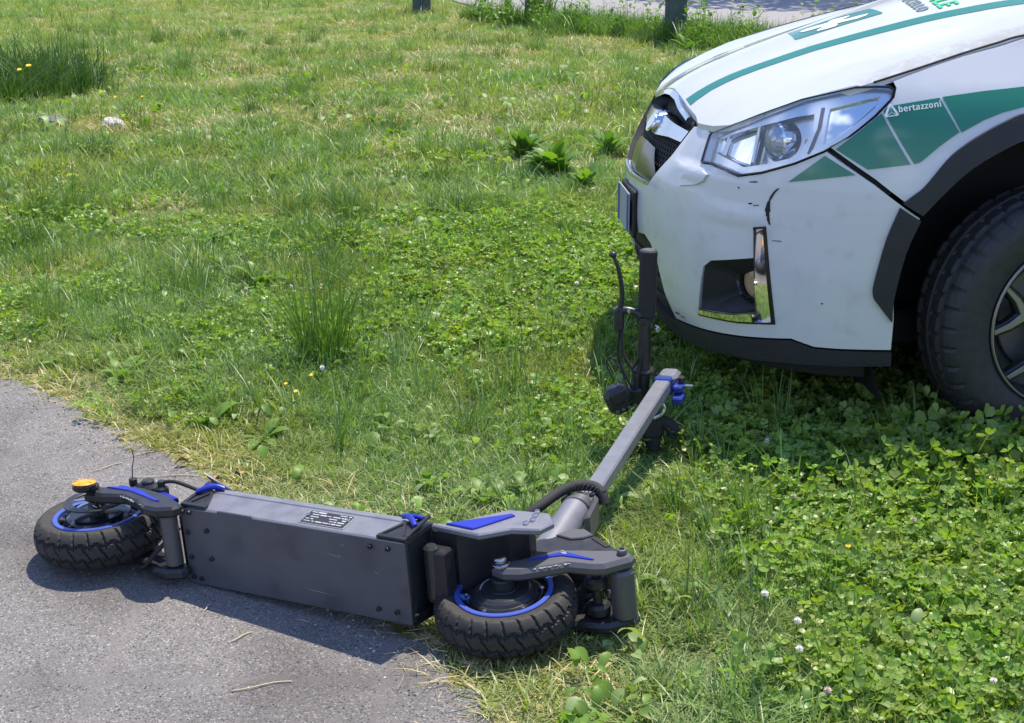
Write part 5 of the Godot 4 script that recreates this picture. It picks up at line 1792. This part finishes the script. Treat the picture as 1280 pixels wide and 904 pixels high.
# ---------------------------------------------------------------- grass and clover
func blades(n: int, spread: float, h0: float, h1: float, w: float, lean0: float, lean1: float, r: RandomNumberGenerator, segs := 3) -> ArrayMesh:
	var b := MB.new()
	b.tinted = true
	for i in n:
		var a := r.randf() * TAU
		var rad := sqrt(r.randf()) * spread
		var base := Vector3(cos(a) * rad, 0, sin(a) * rad)
		var dir := a + r.randfn() * .9
		var H := r.randf_range(h0, h1)
		var lean := r.randf_range(lean0, lean1)
		var curl := r.randf_range(.2, .9)
		var side := Vector3(-sin(dir), 0, cos(dir)).rotated(Vector3.UP, r.randfn() * .5)
		var ww := w * r.randf_range(.7, 1.3)
		var pts := []
		for k in segs + 1:
			var t := float(k) / segs
			var out := lean * (t * .45 + curl * t * t)
			pts.append(base + Vector3(cos(dir) * out * H, H * t * (1.0 - .32 * lean * t), sin(dir) * out * H))
		for k in segs:
			var t0 := float(k) / segs; var t1 := float(k + 1) / segs
			var w0 := ww * (1.0 - pow(t0, 1.7)) * (.75 + t0); var w1 := ww * (1.0 - pow(t1, 1.7)) * (.75 + t1)
			if k == segs - 1: b.tri(pts[k] - side * w0, pts[k] + side * w0, pts[k + 1], 6 + i)
			else: b.quad(pts[k] - side * w0, pts[k] + side * w0, pts[k + 1] + side * w1, pts[k + 1] - side * w1, 6 + i)
	return b.mesh()

func clover_cluster(n: int, spread: float, h0: float, h1: float, r: RandomNumberGenerator) -> ArrayMesh:
	var b := MB.new()
	for i in n:
		var a := r.randf() * TAU
		var rad := sqrt(r.randf()) * spread
		var foot := Vector3(cos(a) * rad * .6, 0, sin(a) * rad * .6)
		var H := r.randf_range(h0, h1)
		var head := Vector3(cos(a) * rad * 1.2, H, sin(a) * rad * 1.2)
		var sd := Vector3(-sin(a), 0, cos(a)) * .0009
		var md := foot.lerp(head, .55) + Vector3(0, H * .08, 0)
		b.quad(foot - sd, foot + sd, md + sd, md - sd); b.quad(md - sd, md + sd, head + sd, head - sd)
		var tilt := Basis(Vector3(r.randfn(), 0, r.randfn()).normalized(), r.randf_range(0, 1.0)) * Basis(Vector3.UP, r.randf() * TAU)
		var R := r.randf_range(.009, .017)
		for k in 3:
			var q := tilt * Basis(Vector3.UP, TAU * k / 3) * Basis(Vector3.BACK, r.randf_range(-.35, .55))
			# a leaflet: two halves folded a little along the midrib, notched at the tip
			var rib := [Vector3(.0015, 0, 0), Vector3(R * .5, -.0008, 0), Vector3(R * .95, .0002, 0)]
			for sgn in [1.0, -1.0]:
				var e := [Vector3(R * .38, .0022, R * .42 * sgn), Vector3(R * .80, .0030, R * .55 * sgn), Vector3(R * 1.06, .0022, R * .26 * sgn)]
				var f := func(p: Vector3) -> Vector3: return head + q * p
				b.tri(f.call(rib[0]), f.call(e[0]), f.call(rib[1]), 0)
				b.tri(f.call(rib[1]), f.call(e[0]), f.call(e[1]), 0)
				b.tri(f.call(rib[1]), f.call(e[1]), f.call(rib[2]), 0)
				b.tri(f.call(rib[2]), f.call(e[1]), f.call(e[2]), 0)
	return b.mesh()

# how much clover, 0..1, grows at a place
func clover_at(x: float, z: float) -> float:
	var k := 0.0
	k = maxf(k, smoothstep(.0, .32, x - .42 + .10 * (z + 2.5) * -1.0 * .9 + .22 * nz.get_noise_2d(x * 2, z * 2)) * smoothstep(-4.6, -3.9, z))      # right foreground and under the car
	k = maxf(k, smoothstep(1.0, .55, Vector2((x - .15) / .98, (z + 5.25) / 1.2).length() + nz.get_noise_2d(x * 2.2, z * 2.2) * .5))
	k = maxf(k, .5 * smoothstep(1.0, .5, Vector2((x + .75) / .5, (z + 4.55) / .5).length() + nz.get_noise_2d(x * 3, z * 3) * .5))
	k = maxf(k, .34 * smoothstep(.05, .40, nz2.get_noise_2d(x * 2.3 + 7, z * 2.3)) * smoothstep(-8.0, -6.0, z))
	return k

# dry, trampled ground 0..1
func dry_at(x: float, z: float) -> float:
	var d := path_dist(Vector2(x, z)) if z > -7.5 else 9.0
	var k := smoothstep(.24, .0, d + nz.get_noise_2d(x * 4, z * 4) * .12)
	k = maxf(k, smoothstep(-7.0, -8.8, z) * (.62 + .25 * smoothstep(-9.0, -11.0, z)) * smoothstep(.02, .38, nz.get_noise_2d(x * 1.3 + 3, z * .8) + .35 * nz.get_noise_2d(x * 4, z * 3)) * smoothstep(-5.2, -2.0, x))
	k = maxf(k, .7 * smoothstep(.12, .38, nz.get_noise_2d(x * 2.0 - 9, z * 1.1) + .3 * nz.get_noise_2d(x * 5, z * 4)) * smoothstep(-4.5, -6.5, z))
	k = maxf(k, .85 * smoothstep(1.0, .45, Vector2((x - .12) / .42, (z + 2.38) / .42).length()) * (.8 + nz.get_noise_2d(x * 5, z * 5)))
	k = maxf(k, .6 * smoothstep(1.0, .4, Vector2((x + .25) / .5, (z + 3.15) / .22).length()) * (.9 + nz.get_noise_2d(x * 5, z * 5)))
	return clampf(k, 0, 1)

var blockers := []   # [centre, radius] kept free of tall growth: tyres and the scooter's solid parts

func blocked(x: float, z: float) -> bool:
	for q in blockers:
		if Vector2(x, z).distance_to(q[0]) < q[1]: return true
	return false

func vegetation() -> void:
	var r := RandomNumberGenerator.new()
	r.seed = 4242
	blockers = [[Vector2(-.012, -2.50), .115], [Vector2(-.20, -2.51), .07], [Vector2(-.30, -2.56), .07], [Vector2(1.34, -3.62), .10], [Vector2(1.22, -3.62), .10], [Vector2(1.46, -3.62), .10], [Vector2(.20, -2.50), .05], [Vector2(.37, -3.36), .10], [Vector2(.34, -3.22), .08]]
	var sets := {}
	sets.lawn = []; sets.fine = []; sets.dry = []; sets.tall = []; sets.clover = []; sets.coarse = []
	var mesh := {}
	mesh.lawn = [blades(17, .030, .028, .070, .0016, .4, 1.6, r), blades(16, .03, .025, .085, .0018, .25, 1.3, r), blades(19, .034, .025, .060, .0015, .6, 2.0, r)]
	mesh.fine = [blades(16, .03, .015, .04, .0013, .5, 1.8, r), blades(14, .035, .012, .035, .0015, .8, 2.2, r)]
	mesh.dry = [blades(11, .035, .015, .05, .0010, .8, 2.4, r), blades(9, .04, .01, .03, .0012, 1.2, 3.0, r)]
	mesh.tall = [blades(13, .03, .10, .24, .0021, .15, .7, r, 4), blades(10, .025, .12, .20, .0026, .2, .9, r, 4)]
	mesh.clover = [clover_cluster(10, .055, .022, .065, r), clover_cluster(9, .05, .018, .055, r), clover_cluster(11, .06, .03, .080, r)]
	mesh.coarse = [blades(15, .05, .05, .14, .0034, .2, 1.1, r), blades(16, .06, .04, .12, .0032, .3, 1.3, r)]
	var out := {}
	for k in mesh:
		out[k] = []
		for i in mesh[k].size(): out[k].append([[], []])
	var add := func(kind: String, x: float, z: float, sc: float, tint: Color) -> void:
		var pool: Array = out[kind]
		var w: Array = pool[r.randi() % pool.size()]
		var Bs := Basis(Vector3.UP, r.randf() * TAU) * Basis(Vector3.RIGHT, r.randfn() * .10)
		w[0].append(Transform3D(Bs.scaled(Vector3(sc, sc * r.randf_range(.85, 1.15), sc)), Vector3(x, ground_y(x, z) - .003, z)))
		w[1].append(tint)
	var bands := [[-1.2, -3.2, 2300.0], [-3.2, -4.6, 2000.0], [-4.6, -6.4, 1400.0], [-6.4, -9.0, 1250.0], [-9.0, -12.5, 800.0], [-12.5, -21.5, 420.0]]
	for bd in bands:
		var z0: float = bd[0]; var z1: float = bd[1]
		var wmax := .372 * absf(z1) + .9
		var n := int((z0 - z1) * wmax * 2 * bd[2])
		for i in n:
			var z := r.randf_range(z1, z0)
			var half := .372 * absf(z) + .9
			var x := r.randf_range(-wmax, wmax)
			if absf(x) > half: continue
			# beyond the verge lies the road
			if z < -12.0 and z < (-16.2 + (x + .75) * 1.07 if x > -.5 else -16.0 + (x + .5) * 9.0) + nz.get_noise_2d(x * 2, z * 2) * .5: continue
			var d := path_dist(Vector2(x, z)) if z > -8 else 9.0
			var edge := nz.get_noise_2d(x * 6, z * 6) * .05
			if d < -.012 + edge * .6: continue
			if d < .015 + edge and r.randf() < .7: continue
			var dry := dry_at(x, z)
			var cl := clover_at(x, z)
			var var1 := nz2.get_noise_2d(x * 3, z * 3)
			var lush := clampf(.5 + nz2.get_noise_2d(x * 1.4 + 20, z * 1.4) * 1.1, 0, 1)
			var blk := blocked(x, z)
			var g := r.randf_range(.75, 1.28)
			var tint := Color(g * (1.0 + var1 * .30 + dry * .22), g * (1.0 + dry * .04), g * (1.0 - var1 * .3 + dry * .35))
			var far := z < -6.4
			if r.randf() < dry * (.40 if far else .30):
				add.call("dry", x, z, r.randf_range(.8, 1.5) * (1.7 if far else 1.0), Color(g, g * r.randf_range(.88, 1.0), g * r.randf_range(.75, 1.0)))
				continue
			if r.randf() < cl * (.38 if z > -3.9 else .46) and not blk:
				add.call("clover", x, z, r.randf_range(.6, 1.25) * (1.25 if far else 1.0) * (1.0 + .30 * smoothstep(.55, 1.0, x) * smoothstep(-2.95, -3.25, z) + .45 * smoothstep(.85, 1.1, x) * exp(-pow((z + 3.36) / .13, 2))), Color(g * r.randf_range(.9, 1.22), g, g * r.randf_range(.8, 1.1)))
				continue
			if blk or dry > .55 or (d < .22 and r.randf() < .8):
				if r.randf() < .85: add.call("fine", x, z, r.randf_range(.8, 1.3) * (1.5 if far else 1.0), tint)
				continue
			if far:
				add.call("coarse" if r.randf() < .35 else "lawn", x, z, r.randf_range(.6, 1.05) * (.55 + .5 * lush), tint)
			else:
				add.call("lawn", x, z, r.randf_range(.75, 1.2) * (.7 + .55 * lush), tint)
			if r.randf() < .016 * (1 + lush * 2) and d > .35:
				add.call("tall", x, z, r.randf_range(.5, .95), Color(g * .9, g, g))
	# thick rank growth: round the stones and along the road's verge
	for i in 1000:
		var z := r.randf_range(-17.0, -12.6)
		var x := (z + 16.3) / 1.07 - .75 + r.randfn() * .30
		if x < -.55: continue
		add.call("tall", x, z, r.randf_range(.4, 1.0) + pow(r.randf(), 6.0) * 1.1, Color(.9, 1, .8) * r.randf_range(.7, 1.2))
	for i in 1300:
		var x := r.randf_range(.2, 3.2)
		var z := -13.7 + (x - 1.5) * 1.0 + r.randfn() * .28
		add.call("tall", x, z, r.randf_range(.6, 1.5), Color(.95, 1.05, .8) * r.randf_range(.75, 1.3))
	for i in 420:
		var a := r.randf() * TAU
		var rr := sqrt(r.randf())
		add.call("tall", -3.75 + cos(a) * rr * .85, -10.3 + sin(a) * rr * .75, r.randf_range(1.0, 1.9), Color(.42, .56, .42) * r.randf_range(.8, 1.1))
	for i in 170:
		var z := r.randf_range(-14.5, -4.6)
		var x := r.randf_range(-.38, .38) * absf(z)
		if path_dist(Vector2(x, z)) < .5 or (x > .3 and z > -6): continue
		var dark := r.randf_range(.55, 1.15)
		var size := r.randf_range(.10, .24)
		for k in r.randi_range(8, 22):
			add.call("tall", x + r.randfn() * size * .55, z + r.randfn() * size * .4, r.randf_range(.35, .95), Color(dark * .95, dark, dark * .9))
	mesh.leaf = [leaf_mesh(.045, .010, .9), leaf_mesh(.034, .012, .6), leaf_mesh(.06, .009, 1.2)]
	out.leaf = [[[], []], [[], []], [[], []]]
	for i in 17000:
		var z := -2.0 - pow(r.randf(), 1.2) * 9.5
		var x := r.randf_range(-1, 1) * (.372 * absf(z) + .5)
		if path_dist(Vector2(x, z)) < .10 or blocked(x, z): continue
		if nz.get_noise_2d(x * 2.5 + 40, z * 2.5) < .02 + .3 * r.randf(): continue
		var p: Array = out.leaf[r.randi() % 3]
		var sc := r.randf_range(.6, 1.25) * (1.0 + .7 * smoothstep(-4.8, -8.0, z))
		p[0].append(Transform3D((Basis(Vector3.UP, r.randf() * TAU) * Basis(Vector3.BACK, r.randf_range(-.1, .9)) * Basis(Vector3.RIGHT, r.randfn() * .3)).scaled(Vector3.ONE * sc), Vector3(x, ground_y(x, z) + r.randf_range(.005, .045), z)))
		var g := r.randf_range(.75, 1.25)
		p[1].append(Color(g * 1.05, g, g * 1.1) if r.randf() < .78 else Color(2.3, 1.7, 4.5) * r.randf_range(.6, 1.0))
	for i in 330:
		# leafy stalks along the verge
		var x := r.randf_range(-.4, 3.3)
		var z := -15.0 + (x - .2) * 1.03 + r.randfn() * .22
		if nz.get_noise_2d(x * 3.0, z) < -.05: continue
		var tall := r.randf_range(.12, .55)
		var g := r.randf_range(.6, 1.15)
		for k in 9:
			var y := tall * (k + 1) / 9.0
			out.leaf[r.randi() % 3][0].append(Transform3D((Basis(Vector3.UP, k * 2.4 + i) * Basis(Vector3.BACK, r.randf_range(.0, .9))).scaled(Vector3.ONE * r.randf_range(1.1, 2.1) * (1.2 - .07 * k)), Vector3(x + r.randfn() * .02, y, z + r.randfn() * .02)))
			for q in out.leaf:
				if q[0].size() > q[1].size(): q[1].append(Color(g * .95, g, g * .9))
	# a wider, thinner lawn outside the frame for reflections and side views
	for i in 16000:
		var x := r.randf_range(-13, 13); var z := r.randf_range(-12, 1.5)
		if absf(x) < .372 * absf(z) + .9: continue
		if path_dist(Vector2(x, z)) < .02: continue
		add.call("coarse", x, z, r.randf_range(.8, 1.3), Color(1, 1, 1) * r.randf_range(.75, 1.25))
	var what := {"lawn": ["lawn_grass", "fresh green lawn grass of medium length", "grass_blade"], "fine": ["short_grass", "short trampled grass along the path", "grass_blade"], "dry": ["dry_grass", "dry straw-coloured grass among the green", "dry_blade"], "tall": ["tall_grass", "tall loose grass blades sticking up from the lawn", "tall_blade"], "clover": ["clover", "low clover with round three-part leaves", "clover_leaf"], "leaf": ["low_leaves", "small broad leaves low among the grass", "broad_leaf"], "coarse": ["meadow_grass", "coarse grass of the farther lawn", "grass_blade"]}
	for k in out:
		for i in out[k].size():
			if out[k][i][0].size():
				var o := multi(what[k][0], mesh[k][i], M[what[k][2]], out[k][i][0], out[k][i][1], null, what[k][1])
				o.set_meta("category", "grass" if k != "clover" else "clover")


# ---------------------------------------------------------------- single plants
func leaf_mesh(L: float, W: float, bend: float, notch := 0.0) -> ArrayMesh:
	# a leaf along +x, arching, folded along its rib
	var b := MB.new()
	b.tinted = true
	var n := 7
	var P := []
	for k in n + 1:
		var t := float(k) / n
		var ang := bend * t
		var w := W * pow(sin(PI * clampf(.06 + t * .94, 0, 1)), .75) * (1.0 + (notch * sin(t * 34.0)))
		var x := L * t * cos(ang * .6)
		var y := L * (.45 * t - .55 * t * t * bend)
		P.append([Vector3(x, y, 0), Vector3(x, y + w * .25, w), Vector3(x, y + w * .25, -w)])
	for k in n:
		b.quad(P[k][0], P[k][1], P[k + 1][1], P[k + 1][0], 3)
		b.quad(P[k][0], P[k + 1][0], P[k + 1][2], P[k][2], 3)
	return b.mesh()

func plants() -> void:
	var r := RandomNumberGenerator.new()
	r.seed = 99
	# the big grass clump in the middle of the lawn, and lesser ones
	var clumps := [[Vector3(-.57, 0, -4.16), 1.0, 230, "tall grass clump standing by itself in the middle of the lawn", .36], [Vector3(-.02, 0, -3.92), .6, 44, "loose grass clump between the tall clump and the bumper", .24], [Vector3(.70, 0, -3.60), .5, 34, "grass clump in the shade under the car's bumper", .19], [Vector3(1.02, 0, -3.42), .5, 26, "thin grass clump right before the car's front tyre", .19], [Vector3(-.80, 0, -3.72), .5, 40, "short grass clump left of the yellow flowers", .15], [Vector3(.56, 0, -2.98), .5, 60, "dark grass clump within the clover right of the stem", .17], [Vector3(-1.55, 0, -4.6), .6, 60, "broad-bladed grass clump at the lawn's left edge", .20], [Vector3(.30, 0, -15.05), 1.2, 90, "long-bladed grass clump at the foot of the middle roadside post", .75], [Vector3(.03, 0, -2.93), .5, 44, "bright long-bladed grass clump behind the deck's front end", .17]]
	for c in clumps:
		var m := blades(c[2], .085 * (c[1] if c[4] < .3 or c[4] > .5 else .85), c[4] * .40, c[4] * 1.22, .0019 if c[4] < .5 else .005, .08, .62, r, 6)
		var o := top("grass_clump", m, M.dark_blade if c[4] > .3 else M.tall_blade, c[0] + Vector3(0, -.004, 0))
		tag(o, c[3], "grass clump", "single grass clumps in the lawn")
	# leafy weeds: each leaf is a part
	var leaves := [leaf_mesh(.10, .017, .9), leaf_mesh(.085, .022, .7), leaf_mesh(.12, .020, 1.1, .22), leaf_mesh(.13, .019, .8)]
	var weeds := [[Vector3(-.06, 0, -3.14), .62, 0, 18, "bright leafy weed right behind the deck's front end"], [Vector3(.03, 0, -3.20), .66, 0, 18, "leafy weed left of the scooter's stem foot"], [Vector3(.22, 0, -7.2), 1.7, 3, 40, "large broad-leaved dock plant farther up the lawn"], [Vector3(.06, 0, -7.6), 1.45, 3, 30, "smaller dock plant behind the large one"], [Vector3(.36, 0, -6.85), 1.2, 3, 22, "broad-leaved plant in front of the large dock plant"], [Vector3(-.10, 0, -7.05), 1.0, 1, 16, "low leafy weed left of the large dock plant"], [Vector3(.52, 0, -7.7), 1.3, 3, 22, "leafy weed between the large dock plant and the car"], [Vector3(.62, 0, -6.1), 1.0, 1, 10, "broad-leaved weed left of the car's grille"], [Vector3(.95, 0, -7.0), 1.05, 3, 11, "tall leafy weed behind the car's hood edge"], [Vector3(-1.50, 0, -5.2), 1.2, 0, 10, "plantain with lying leaves at the left edge of the lawn"], [Vector3(-1.28, 0, -5.75), 1.2, 2, 10, "dandelion rosette with toothed leaves, left part of the lawn"], [Vector3(-.92, 0, -5.1), 1.1, 3, 9, "broad-leaved plantain above the tall grass clump's left"], [Vector3(-1.16, 0, -4.05), 1.0, 0, 9, "plantain at the path's far edge"], [Vector3(-.82, 0, -3.66), .9, 1, 9, "low rosette with upturned leaves near the yellow flowers"], [Vector3(-.66, 0, -3.55), .8, 0, 9, "narrow-leaved plantain behind the deck's rear end"], [Vector3(.30, 0, -2.27), .42, 2, 18, "toothed rosette in the foreground below the front fork"], [Vector3(.48, 0, -2.22), .6, 0, 10, "plantain in the front part of the clover"], [Vector3(.80, 0, -2.55), .6, 3, 8, "broad upright leaves standing in the clover, front right"], [Vector3(.62, 0, -2.62), .55, 2, 9, "small toothed rosette among clover, right of the fork"], [Vector3(.46, 0, -5.55), 1.2, 0, 9, "plantain with shining leaves in the clover beyond the bumper"], [Vector3(-.28, 0, -6.3), 1.0, 2, 10, "dandelion rosette in the middle of the far lawn"], [Vector3(-1.75, 0, -7.2), 1.1, 0, 10, "plantain on the far left lawn beyond the other weeds"], [Vector3(1.55, 0, -12.9), 1.5, 3, 14, "dark leafy weed beside the nearest roadside post"], [Vector3(-.35, 0, -15.6), 1.5, 3, 14, "dark leafy weed between the left and middle posts"], [Vector3(.95, 0, -14.2), 1.4, 3, 14, "bushy weed right of the middle post"]]
	for w in weeds:
		var t := thing("leafy_weed", w[4], "weed", w[0], "leafy weeds in the lawn")
		t.position.y = ground_y(w[0].x, w[0].z)
		var n: int = w[3]
		for k in n:
			var a := k * 2.39996 + r.randf() * .5
			var sc: float = w[1] * r.randf_range(.65, 1.15)
			var up := r.randf_range(-.1, .75) + (.55 if w[2] == 3 and w[3] > 15 else (.25 if w[2] == 3 else 0.0))
			put("leaf", leaves[w[2]] if r.randf() < .8 else leaves[r.randi() % 4], M.dock_leaf if w[2] == 3 and r.randf() < .5 else (M.broad_leaf if r.randf() < .75 else M.clover_leaf), t, Transform3D((Basis(Vector3.UP, a) * Basis(Vector3.BACK, up)).scaled(Vector3.ONE * sc), Vector3(cos(a), 0, -sin(a)) * .008 + Vector3(0, .004, 0)))
	# white clover heads
	var head := MB.new()
	for k in 46:
		var y := 1.0 - 1.75 * (k + .5) / 46
		var a := k * 2.39996
		var q := sqrt(maxf(0, 1 - y * y))
		var d := Vector3(cos(a) * q, y, sin(a) * q)
		var side := d.cross(Vector3.UP if absf(d.y) < .95 else Vector3.RIGHT).normalized() * .0016
		var b0 := d * .003; var b1 := d * .0085 + Vector3(0, -.001, 0); var b2 := d * .0115 + Vector3(0, .001 * y, 0)
		head.quad(b0 - side * .5, b0 + side * .5, b1 + side, b1 - side); head.tri(b1 - side, b1 + side, b2)
	var hm := head.mesh()
	var stalk := MB.new()
	stalk.tinted = true
	stalk.tube([Vector3(.006, 0, 0), Vector3(.002, .05, .002), Vector3(0, .092, 0)], .0011, 5, 3)
	var sm := stalk.mesh()
	var spots := [[-.80, -4.88], [-.94, -4.85], [-.75, -4.84], [-.38, -4.87], [-.27, -5.55], [-.19, -5.08], [-.22, -4.93], [.23, -5.05], [.22, -4.98], [.08, -4.60], [-.23, -4.52], [.24, -5.40], [-.04, -5.95], [.09, -5.80], [.92, -2.93], [.66, -3.44], [.54, -2.46], [.50, -2.55], [.65, -3.08], [.56, -2.22], [.53, -2.36], [.45, -5.75], [.58, -5.3], [.32, -5.9], [1.02, -3.16], [-.55, -3.95], [.86, -2.28]]
	var where := ["white clover flower left of the tall grass clump, lower one of a pair", "white clover flower farthest left of the tall grass clump", "white clover flower just left of the tall grass clump's tip", "white clover flower right beside the tall grass clump", "white clover flower on the lawn midway between tall clump and car, upper one", "white clover flower in the clover patch, left edge, upper of two", "white clover flower in the clover patch, left edge, lower of two", "white clover flower left of the brake lever, upper of two close together", "white clover flower left of the brake lever, lower of two close together", "white clover flower left of the car's shadow", "white clover flower above the loose grass clump", "white clover flower close left of the number plate", "white clover flower at the far left end of the clover patch", "white clover flower at the upper end of the clover patch", "white clover flower halfway down the clover at the right", "white clover flower in the car's shadow right of the stem head", "white clover flower in the right foreground clover, second from below", "white clover flower in the right foreground clover, third from below", "white clover flower right of the stem at the edge of the car's shadow", "lowest white clover flower at the bottom of the right foreground", "white clover flower in the right foreground clover near the toothed rosette", "white clover flower left of the car's grille, high in the clover patch", "white clover flower close to the bumper beside the number plate", "white clover flower at the clover patch's upper right", "white clover flower below the car's front tyre", "white clover flower near the path left of the yellow flowers", "white clover flower nearest the bottom right corner"]
	var f0: Node3D
	for i in spots.size():
		var p := Vector3(spots[i][0], ground_y(spots[i][0], spots[i][1]), spots[i][1])
		var f: Node3D
		if i == 0:
			f = thing("clover_flower", where[0], "flower", p, "white clover flowers")
			put("flower_head", hm, M.petal_white, f, Transform3D(Basis(), Vector3(0, .095, 0)))
			put("stalk", sm, M.stem_green, f)
			f0 = f
		else:
			f = f0.duplicate()
			f.name = numbered("clover_flower")
			add_child(f)
			f.position = p
			f.set_meta("label", where[i])
		f.scale = Vector3.ONE * r.randf_range(.6, .85)
		f.rotation = Vector3(r.randfn() * .15, r.randf() * TAU, r.randfn() * .15)
		if r.randf() < .15: f.get_child(0).material_override = M.petal_pink
	# yellow flowers
	var yh := MB.new()
	for k in 16:
		var a := TAU * k / 16
		var d := Vector3(cos(a), .25 + .2 * (k % 2), sin(a)).normalized()
		var sd := Vector3(-sin(a), 0, cos(a)) * .0022
		yh.tri(d * .001 - sd * .4, d * .001 + sd * .4, d * .011 + sd); yh.tri(d * .001 - sd * .4, d * .011 + sd, d * .011 - sd)
	yh.ball(Vector3(0, .001, 0), Vector3(.004, .003, .004), 8, 5)
	var ym := yh.mesh()
	var ys := [[-.60, -3.76, .55, "lowest small yellow flower left of the tall grass clump"], [-.575, -3.90, .55, "upper small yellow flower left of the tall grass clump"], [-.64, -3.84, .5, "yellow bud next to the two yellow flowers by the clump"], [-3.18, -9.6, 1.7, "right one of two yellow flowers before the dark tall grass"], [-3.26, -9.65, 1.5, "left one of two yellow flowers before the dark tall grass"], [-2.52, -9.2, .9, "yellow flower behind the concrete lump"], [-2.36, -9.25, .9, "yellow flower to the right behind the concrete lump"], [.72, -2.80, .55, "single yellow flower in the clover, front right"]]
	for y in ys:
		var f := thing("yellow_flower", y[3], "flower", Vector3(y[0], ground_y(y[0], y[1]), y[1]), "yellow flowers in the lawn")
		f.scale = Vector3.ONE * y[2]
		put("flower_head", ym, M.petal_yellow, f, Transform3D(Basis(Vector3.RIGHT, .3), Vector3(0, .12 if y[2] < 1.2 else .16, 0)))
		put("stalk", sm, M.stem_green, f, Transform3D(Basis.from_scale(Vector3(1, 1.3 if y[2] < 1.2 else 1.74, 1)), Vector3.ZERO))


func litter() -> void:
	var r := RandomNumberGenerator.new()
	r.seed = 17
	# dead leaves by the path
	var dl := [[-.672, -3.30, "curled brown dead leaf just behind the deck's rear corner"], [-.735, -3.25, "pale brown dead leaf behind the mudguard fin"], [-1.53, -4.42, "reddish dead leaf at the lawn's left edge"], [-.85, -3.36, "small tan dead leaf on the path's edge behind the rear wheel"]]
	for d in dl:
		var o := top("dead_leaf", leaf_mesh(.055, .013, 1.6), M.dead_leaf, Vector3(d[0], .012, d[1]))
		o.rotation = Vector3(r.randfn() * .4, r.randf() * TAU, r.randfn() * .3)
		tag(o, d[2], "leaf", "dead leaves by the path")
	# straws lying on the asphalt
	var st := [[-.46, -2.32, .35, .11, "longest pale straw on the asphalt below the deck"], [-.53, -2.50, .9, .05, "short pale straw on the asphalt under the deck's shadow"], [-.12, -2.17, -.5, .12, "thick pale straw on the asphalt near the front wheel's shadow"], [-.07, -2.31, -1.0, .10, "dry straw lying across the front wheel's shadow"], [-.62, -2.62, 1.4, .03, "tiny white straw beside the shadow of the rear wheel"], [-1.02, -3.36, .8, .08, "thin dry straw on the asphalt behind the rear wheel"], [-.86, -3.30, .1, .16, "long bent straw along the path's edge behind the scooter"]]
	for q in st:
		var b := MB.new()
		var L: float = q[3]
		b.tube([Vector3(-L / 2, .0025, 0), Vector3(-L * .2, .004, L * .03), Vector3(L * .2, .003, -L * .02), Vector3(L / 2, .0025, L * .04)], .0013, 5, 3)
		var o := top("straw", b.mesh(), M.straw, Vector3(q[0], .004, q[1]))
		o.rotation.y = q[2]
		tag(o, q[4], "straw", "straws on the asphalt")
	# grit on the path and loose dry bits along its edge
	var pb := MB.new()
	pb.ball(Vector3.ZERO, Vector3(1, .6, .8), 7, 5, 0)
	var xfs := []; var cols := []
	for i in 9000:
		var z := r.randf_range(-4.4, -1.6)
		var x := r.randf_range(-.5 * absf(z) - .2, .1)
		var d := path_dist(Vector2(x, z))
		if d > .05: continue
		if d < -.16 and r.randf() < .72: continue
		var s := r.randf_range(.0008, .0024) * (1.35 if d > -.12 else 1.0)
		xfs.append(Transform3D(Basis(Vector3.UP, r.randf() * TAU).scaled(Vector3.ONE * s), Vector3(x, .0045, z)))
		var g: float = [.05, .16, .26, .5][r.randi() % 4] * r.randf_range(.8, 1.2)
		cols.append(Color(g, g * .98, g * .96))
	multi("grit", pb.mesh(), M.pebble, xfs, cols, null, "fine loose grit scattered on the asphalt path")
	var sb := MB.new()
	sb.tube([Vector3(-.5, 0, 0), Vector3(0, .02, .05), Vector3(.5, 0, 0)], .016, 4, 2)
	xfs = []; cols = []
	for i in 600:
		var e := r.randi_range(3, EDGE.size() - 4)
		var p: Vector2 = EDGE[e].lerp(EDGE[e + 1], r.randf()) + Vector2(r.randfn(), r.randfn()) * .07
		var s := r.randf_range(.008, .038)
		xfs.append(Transform3D((Basis(Vector3.UP, r.randf() * TAU) * Basis(Vector3.BACK, r.randfn() * .12)).scaled(Vector3.ONE * s), Vector3(p.x, .007 + r.randf() * .008, p.y)))
		var g := r.randf_range(.6, 1.2)
		cols.append(Color(g, g, g))
	M.straw.vertex_color_use_as_albedo = true
	multi("dry_thatch", sb.mesh(), M.straw, xfs, cols, null, "dry bits of straw along the path's edge")
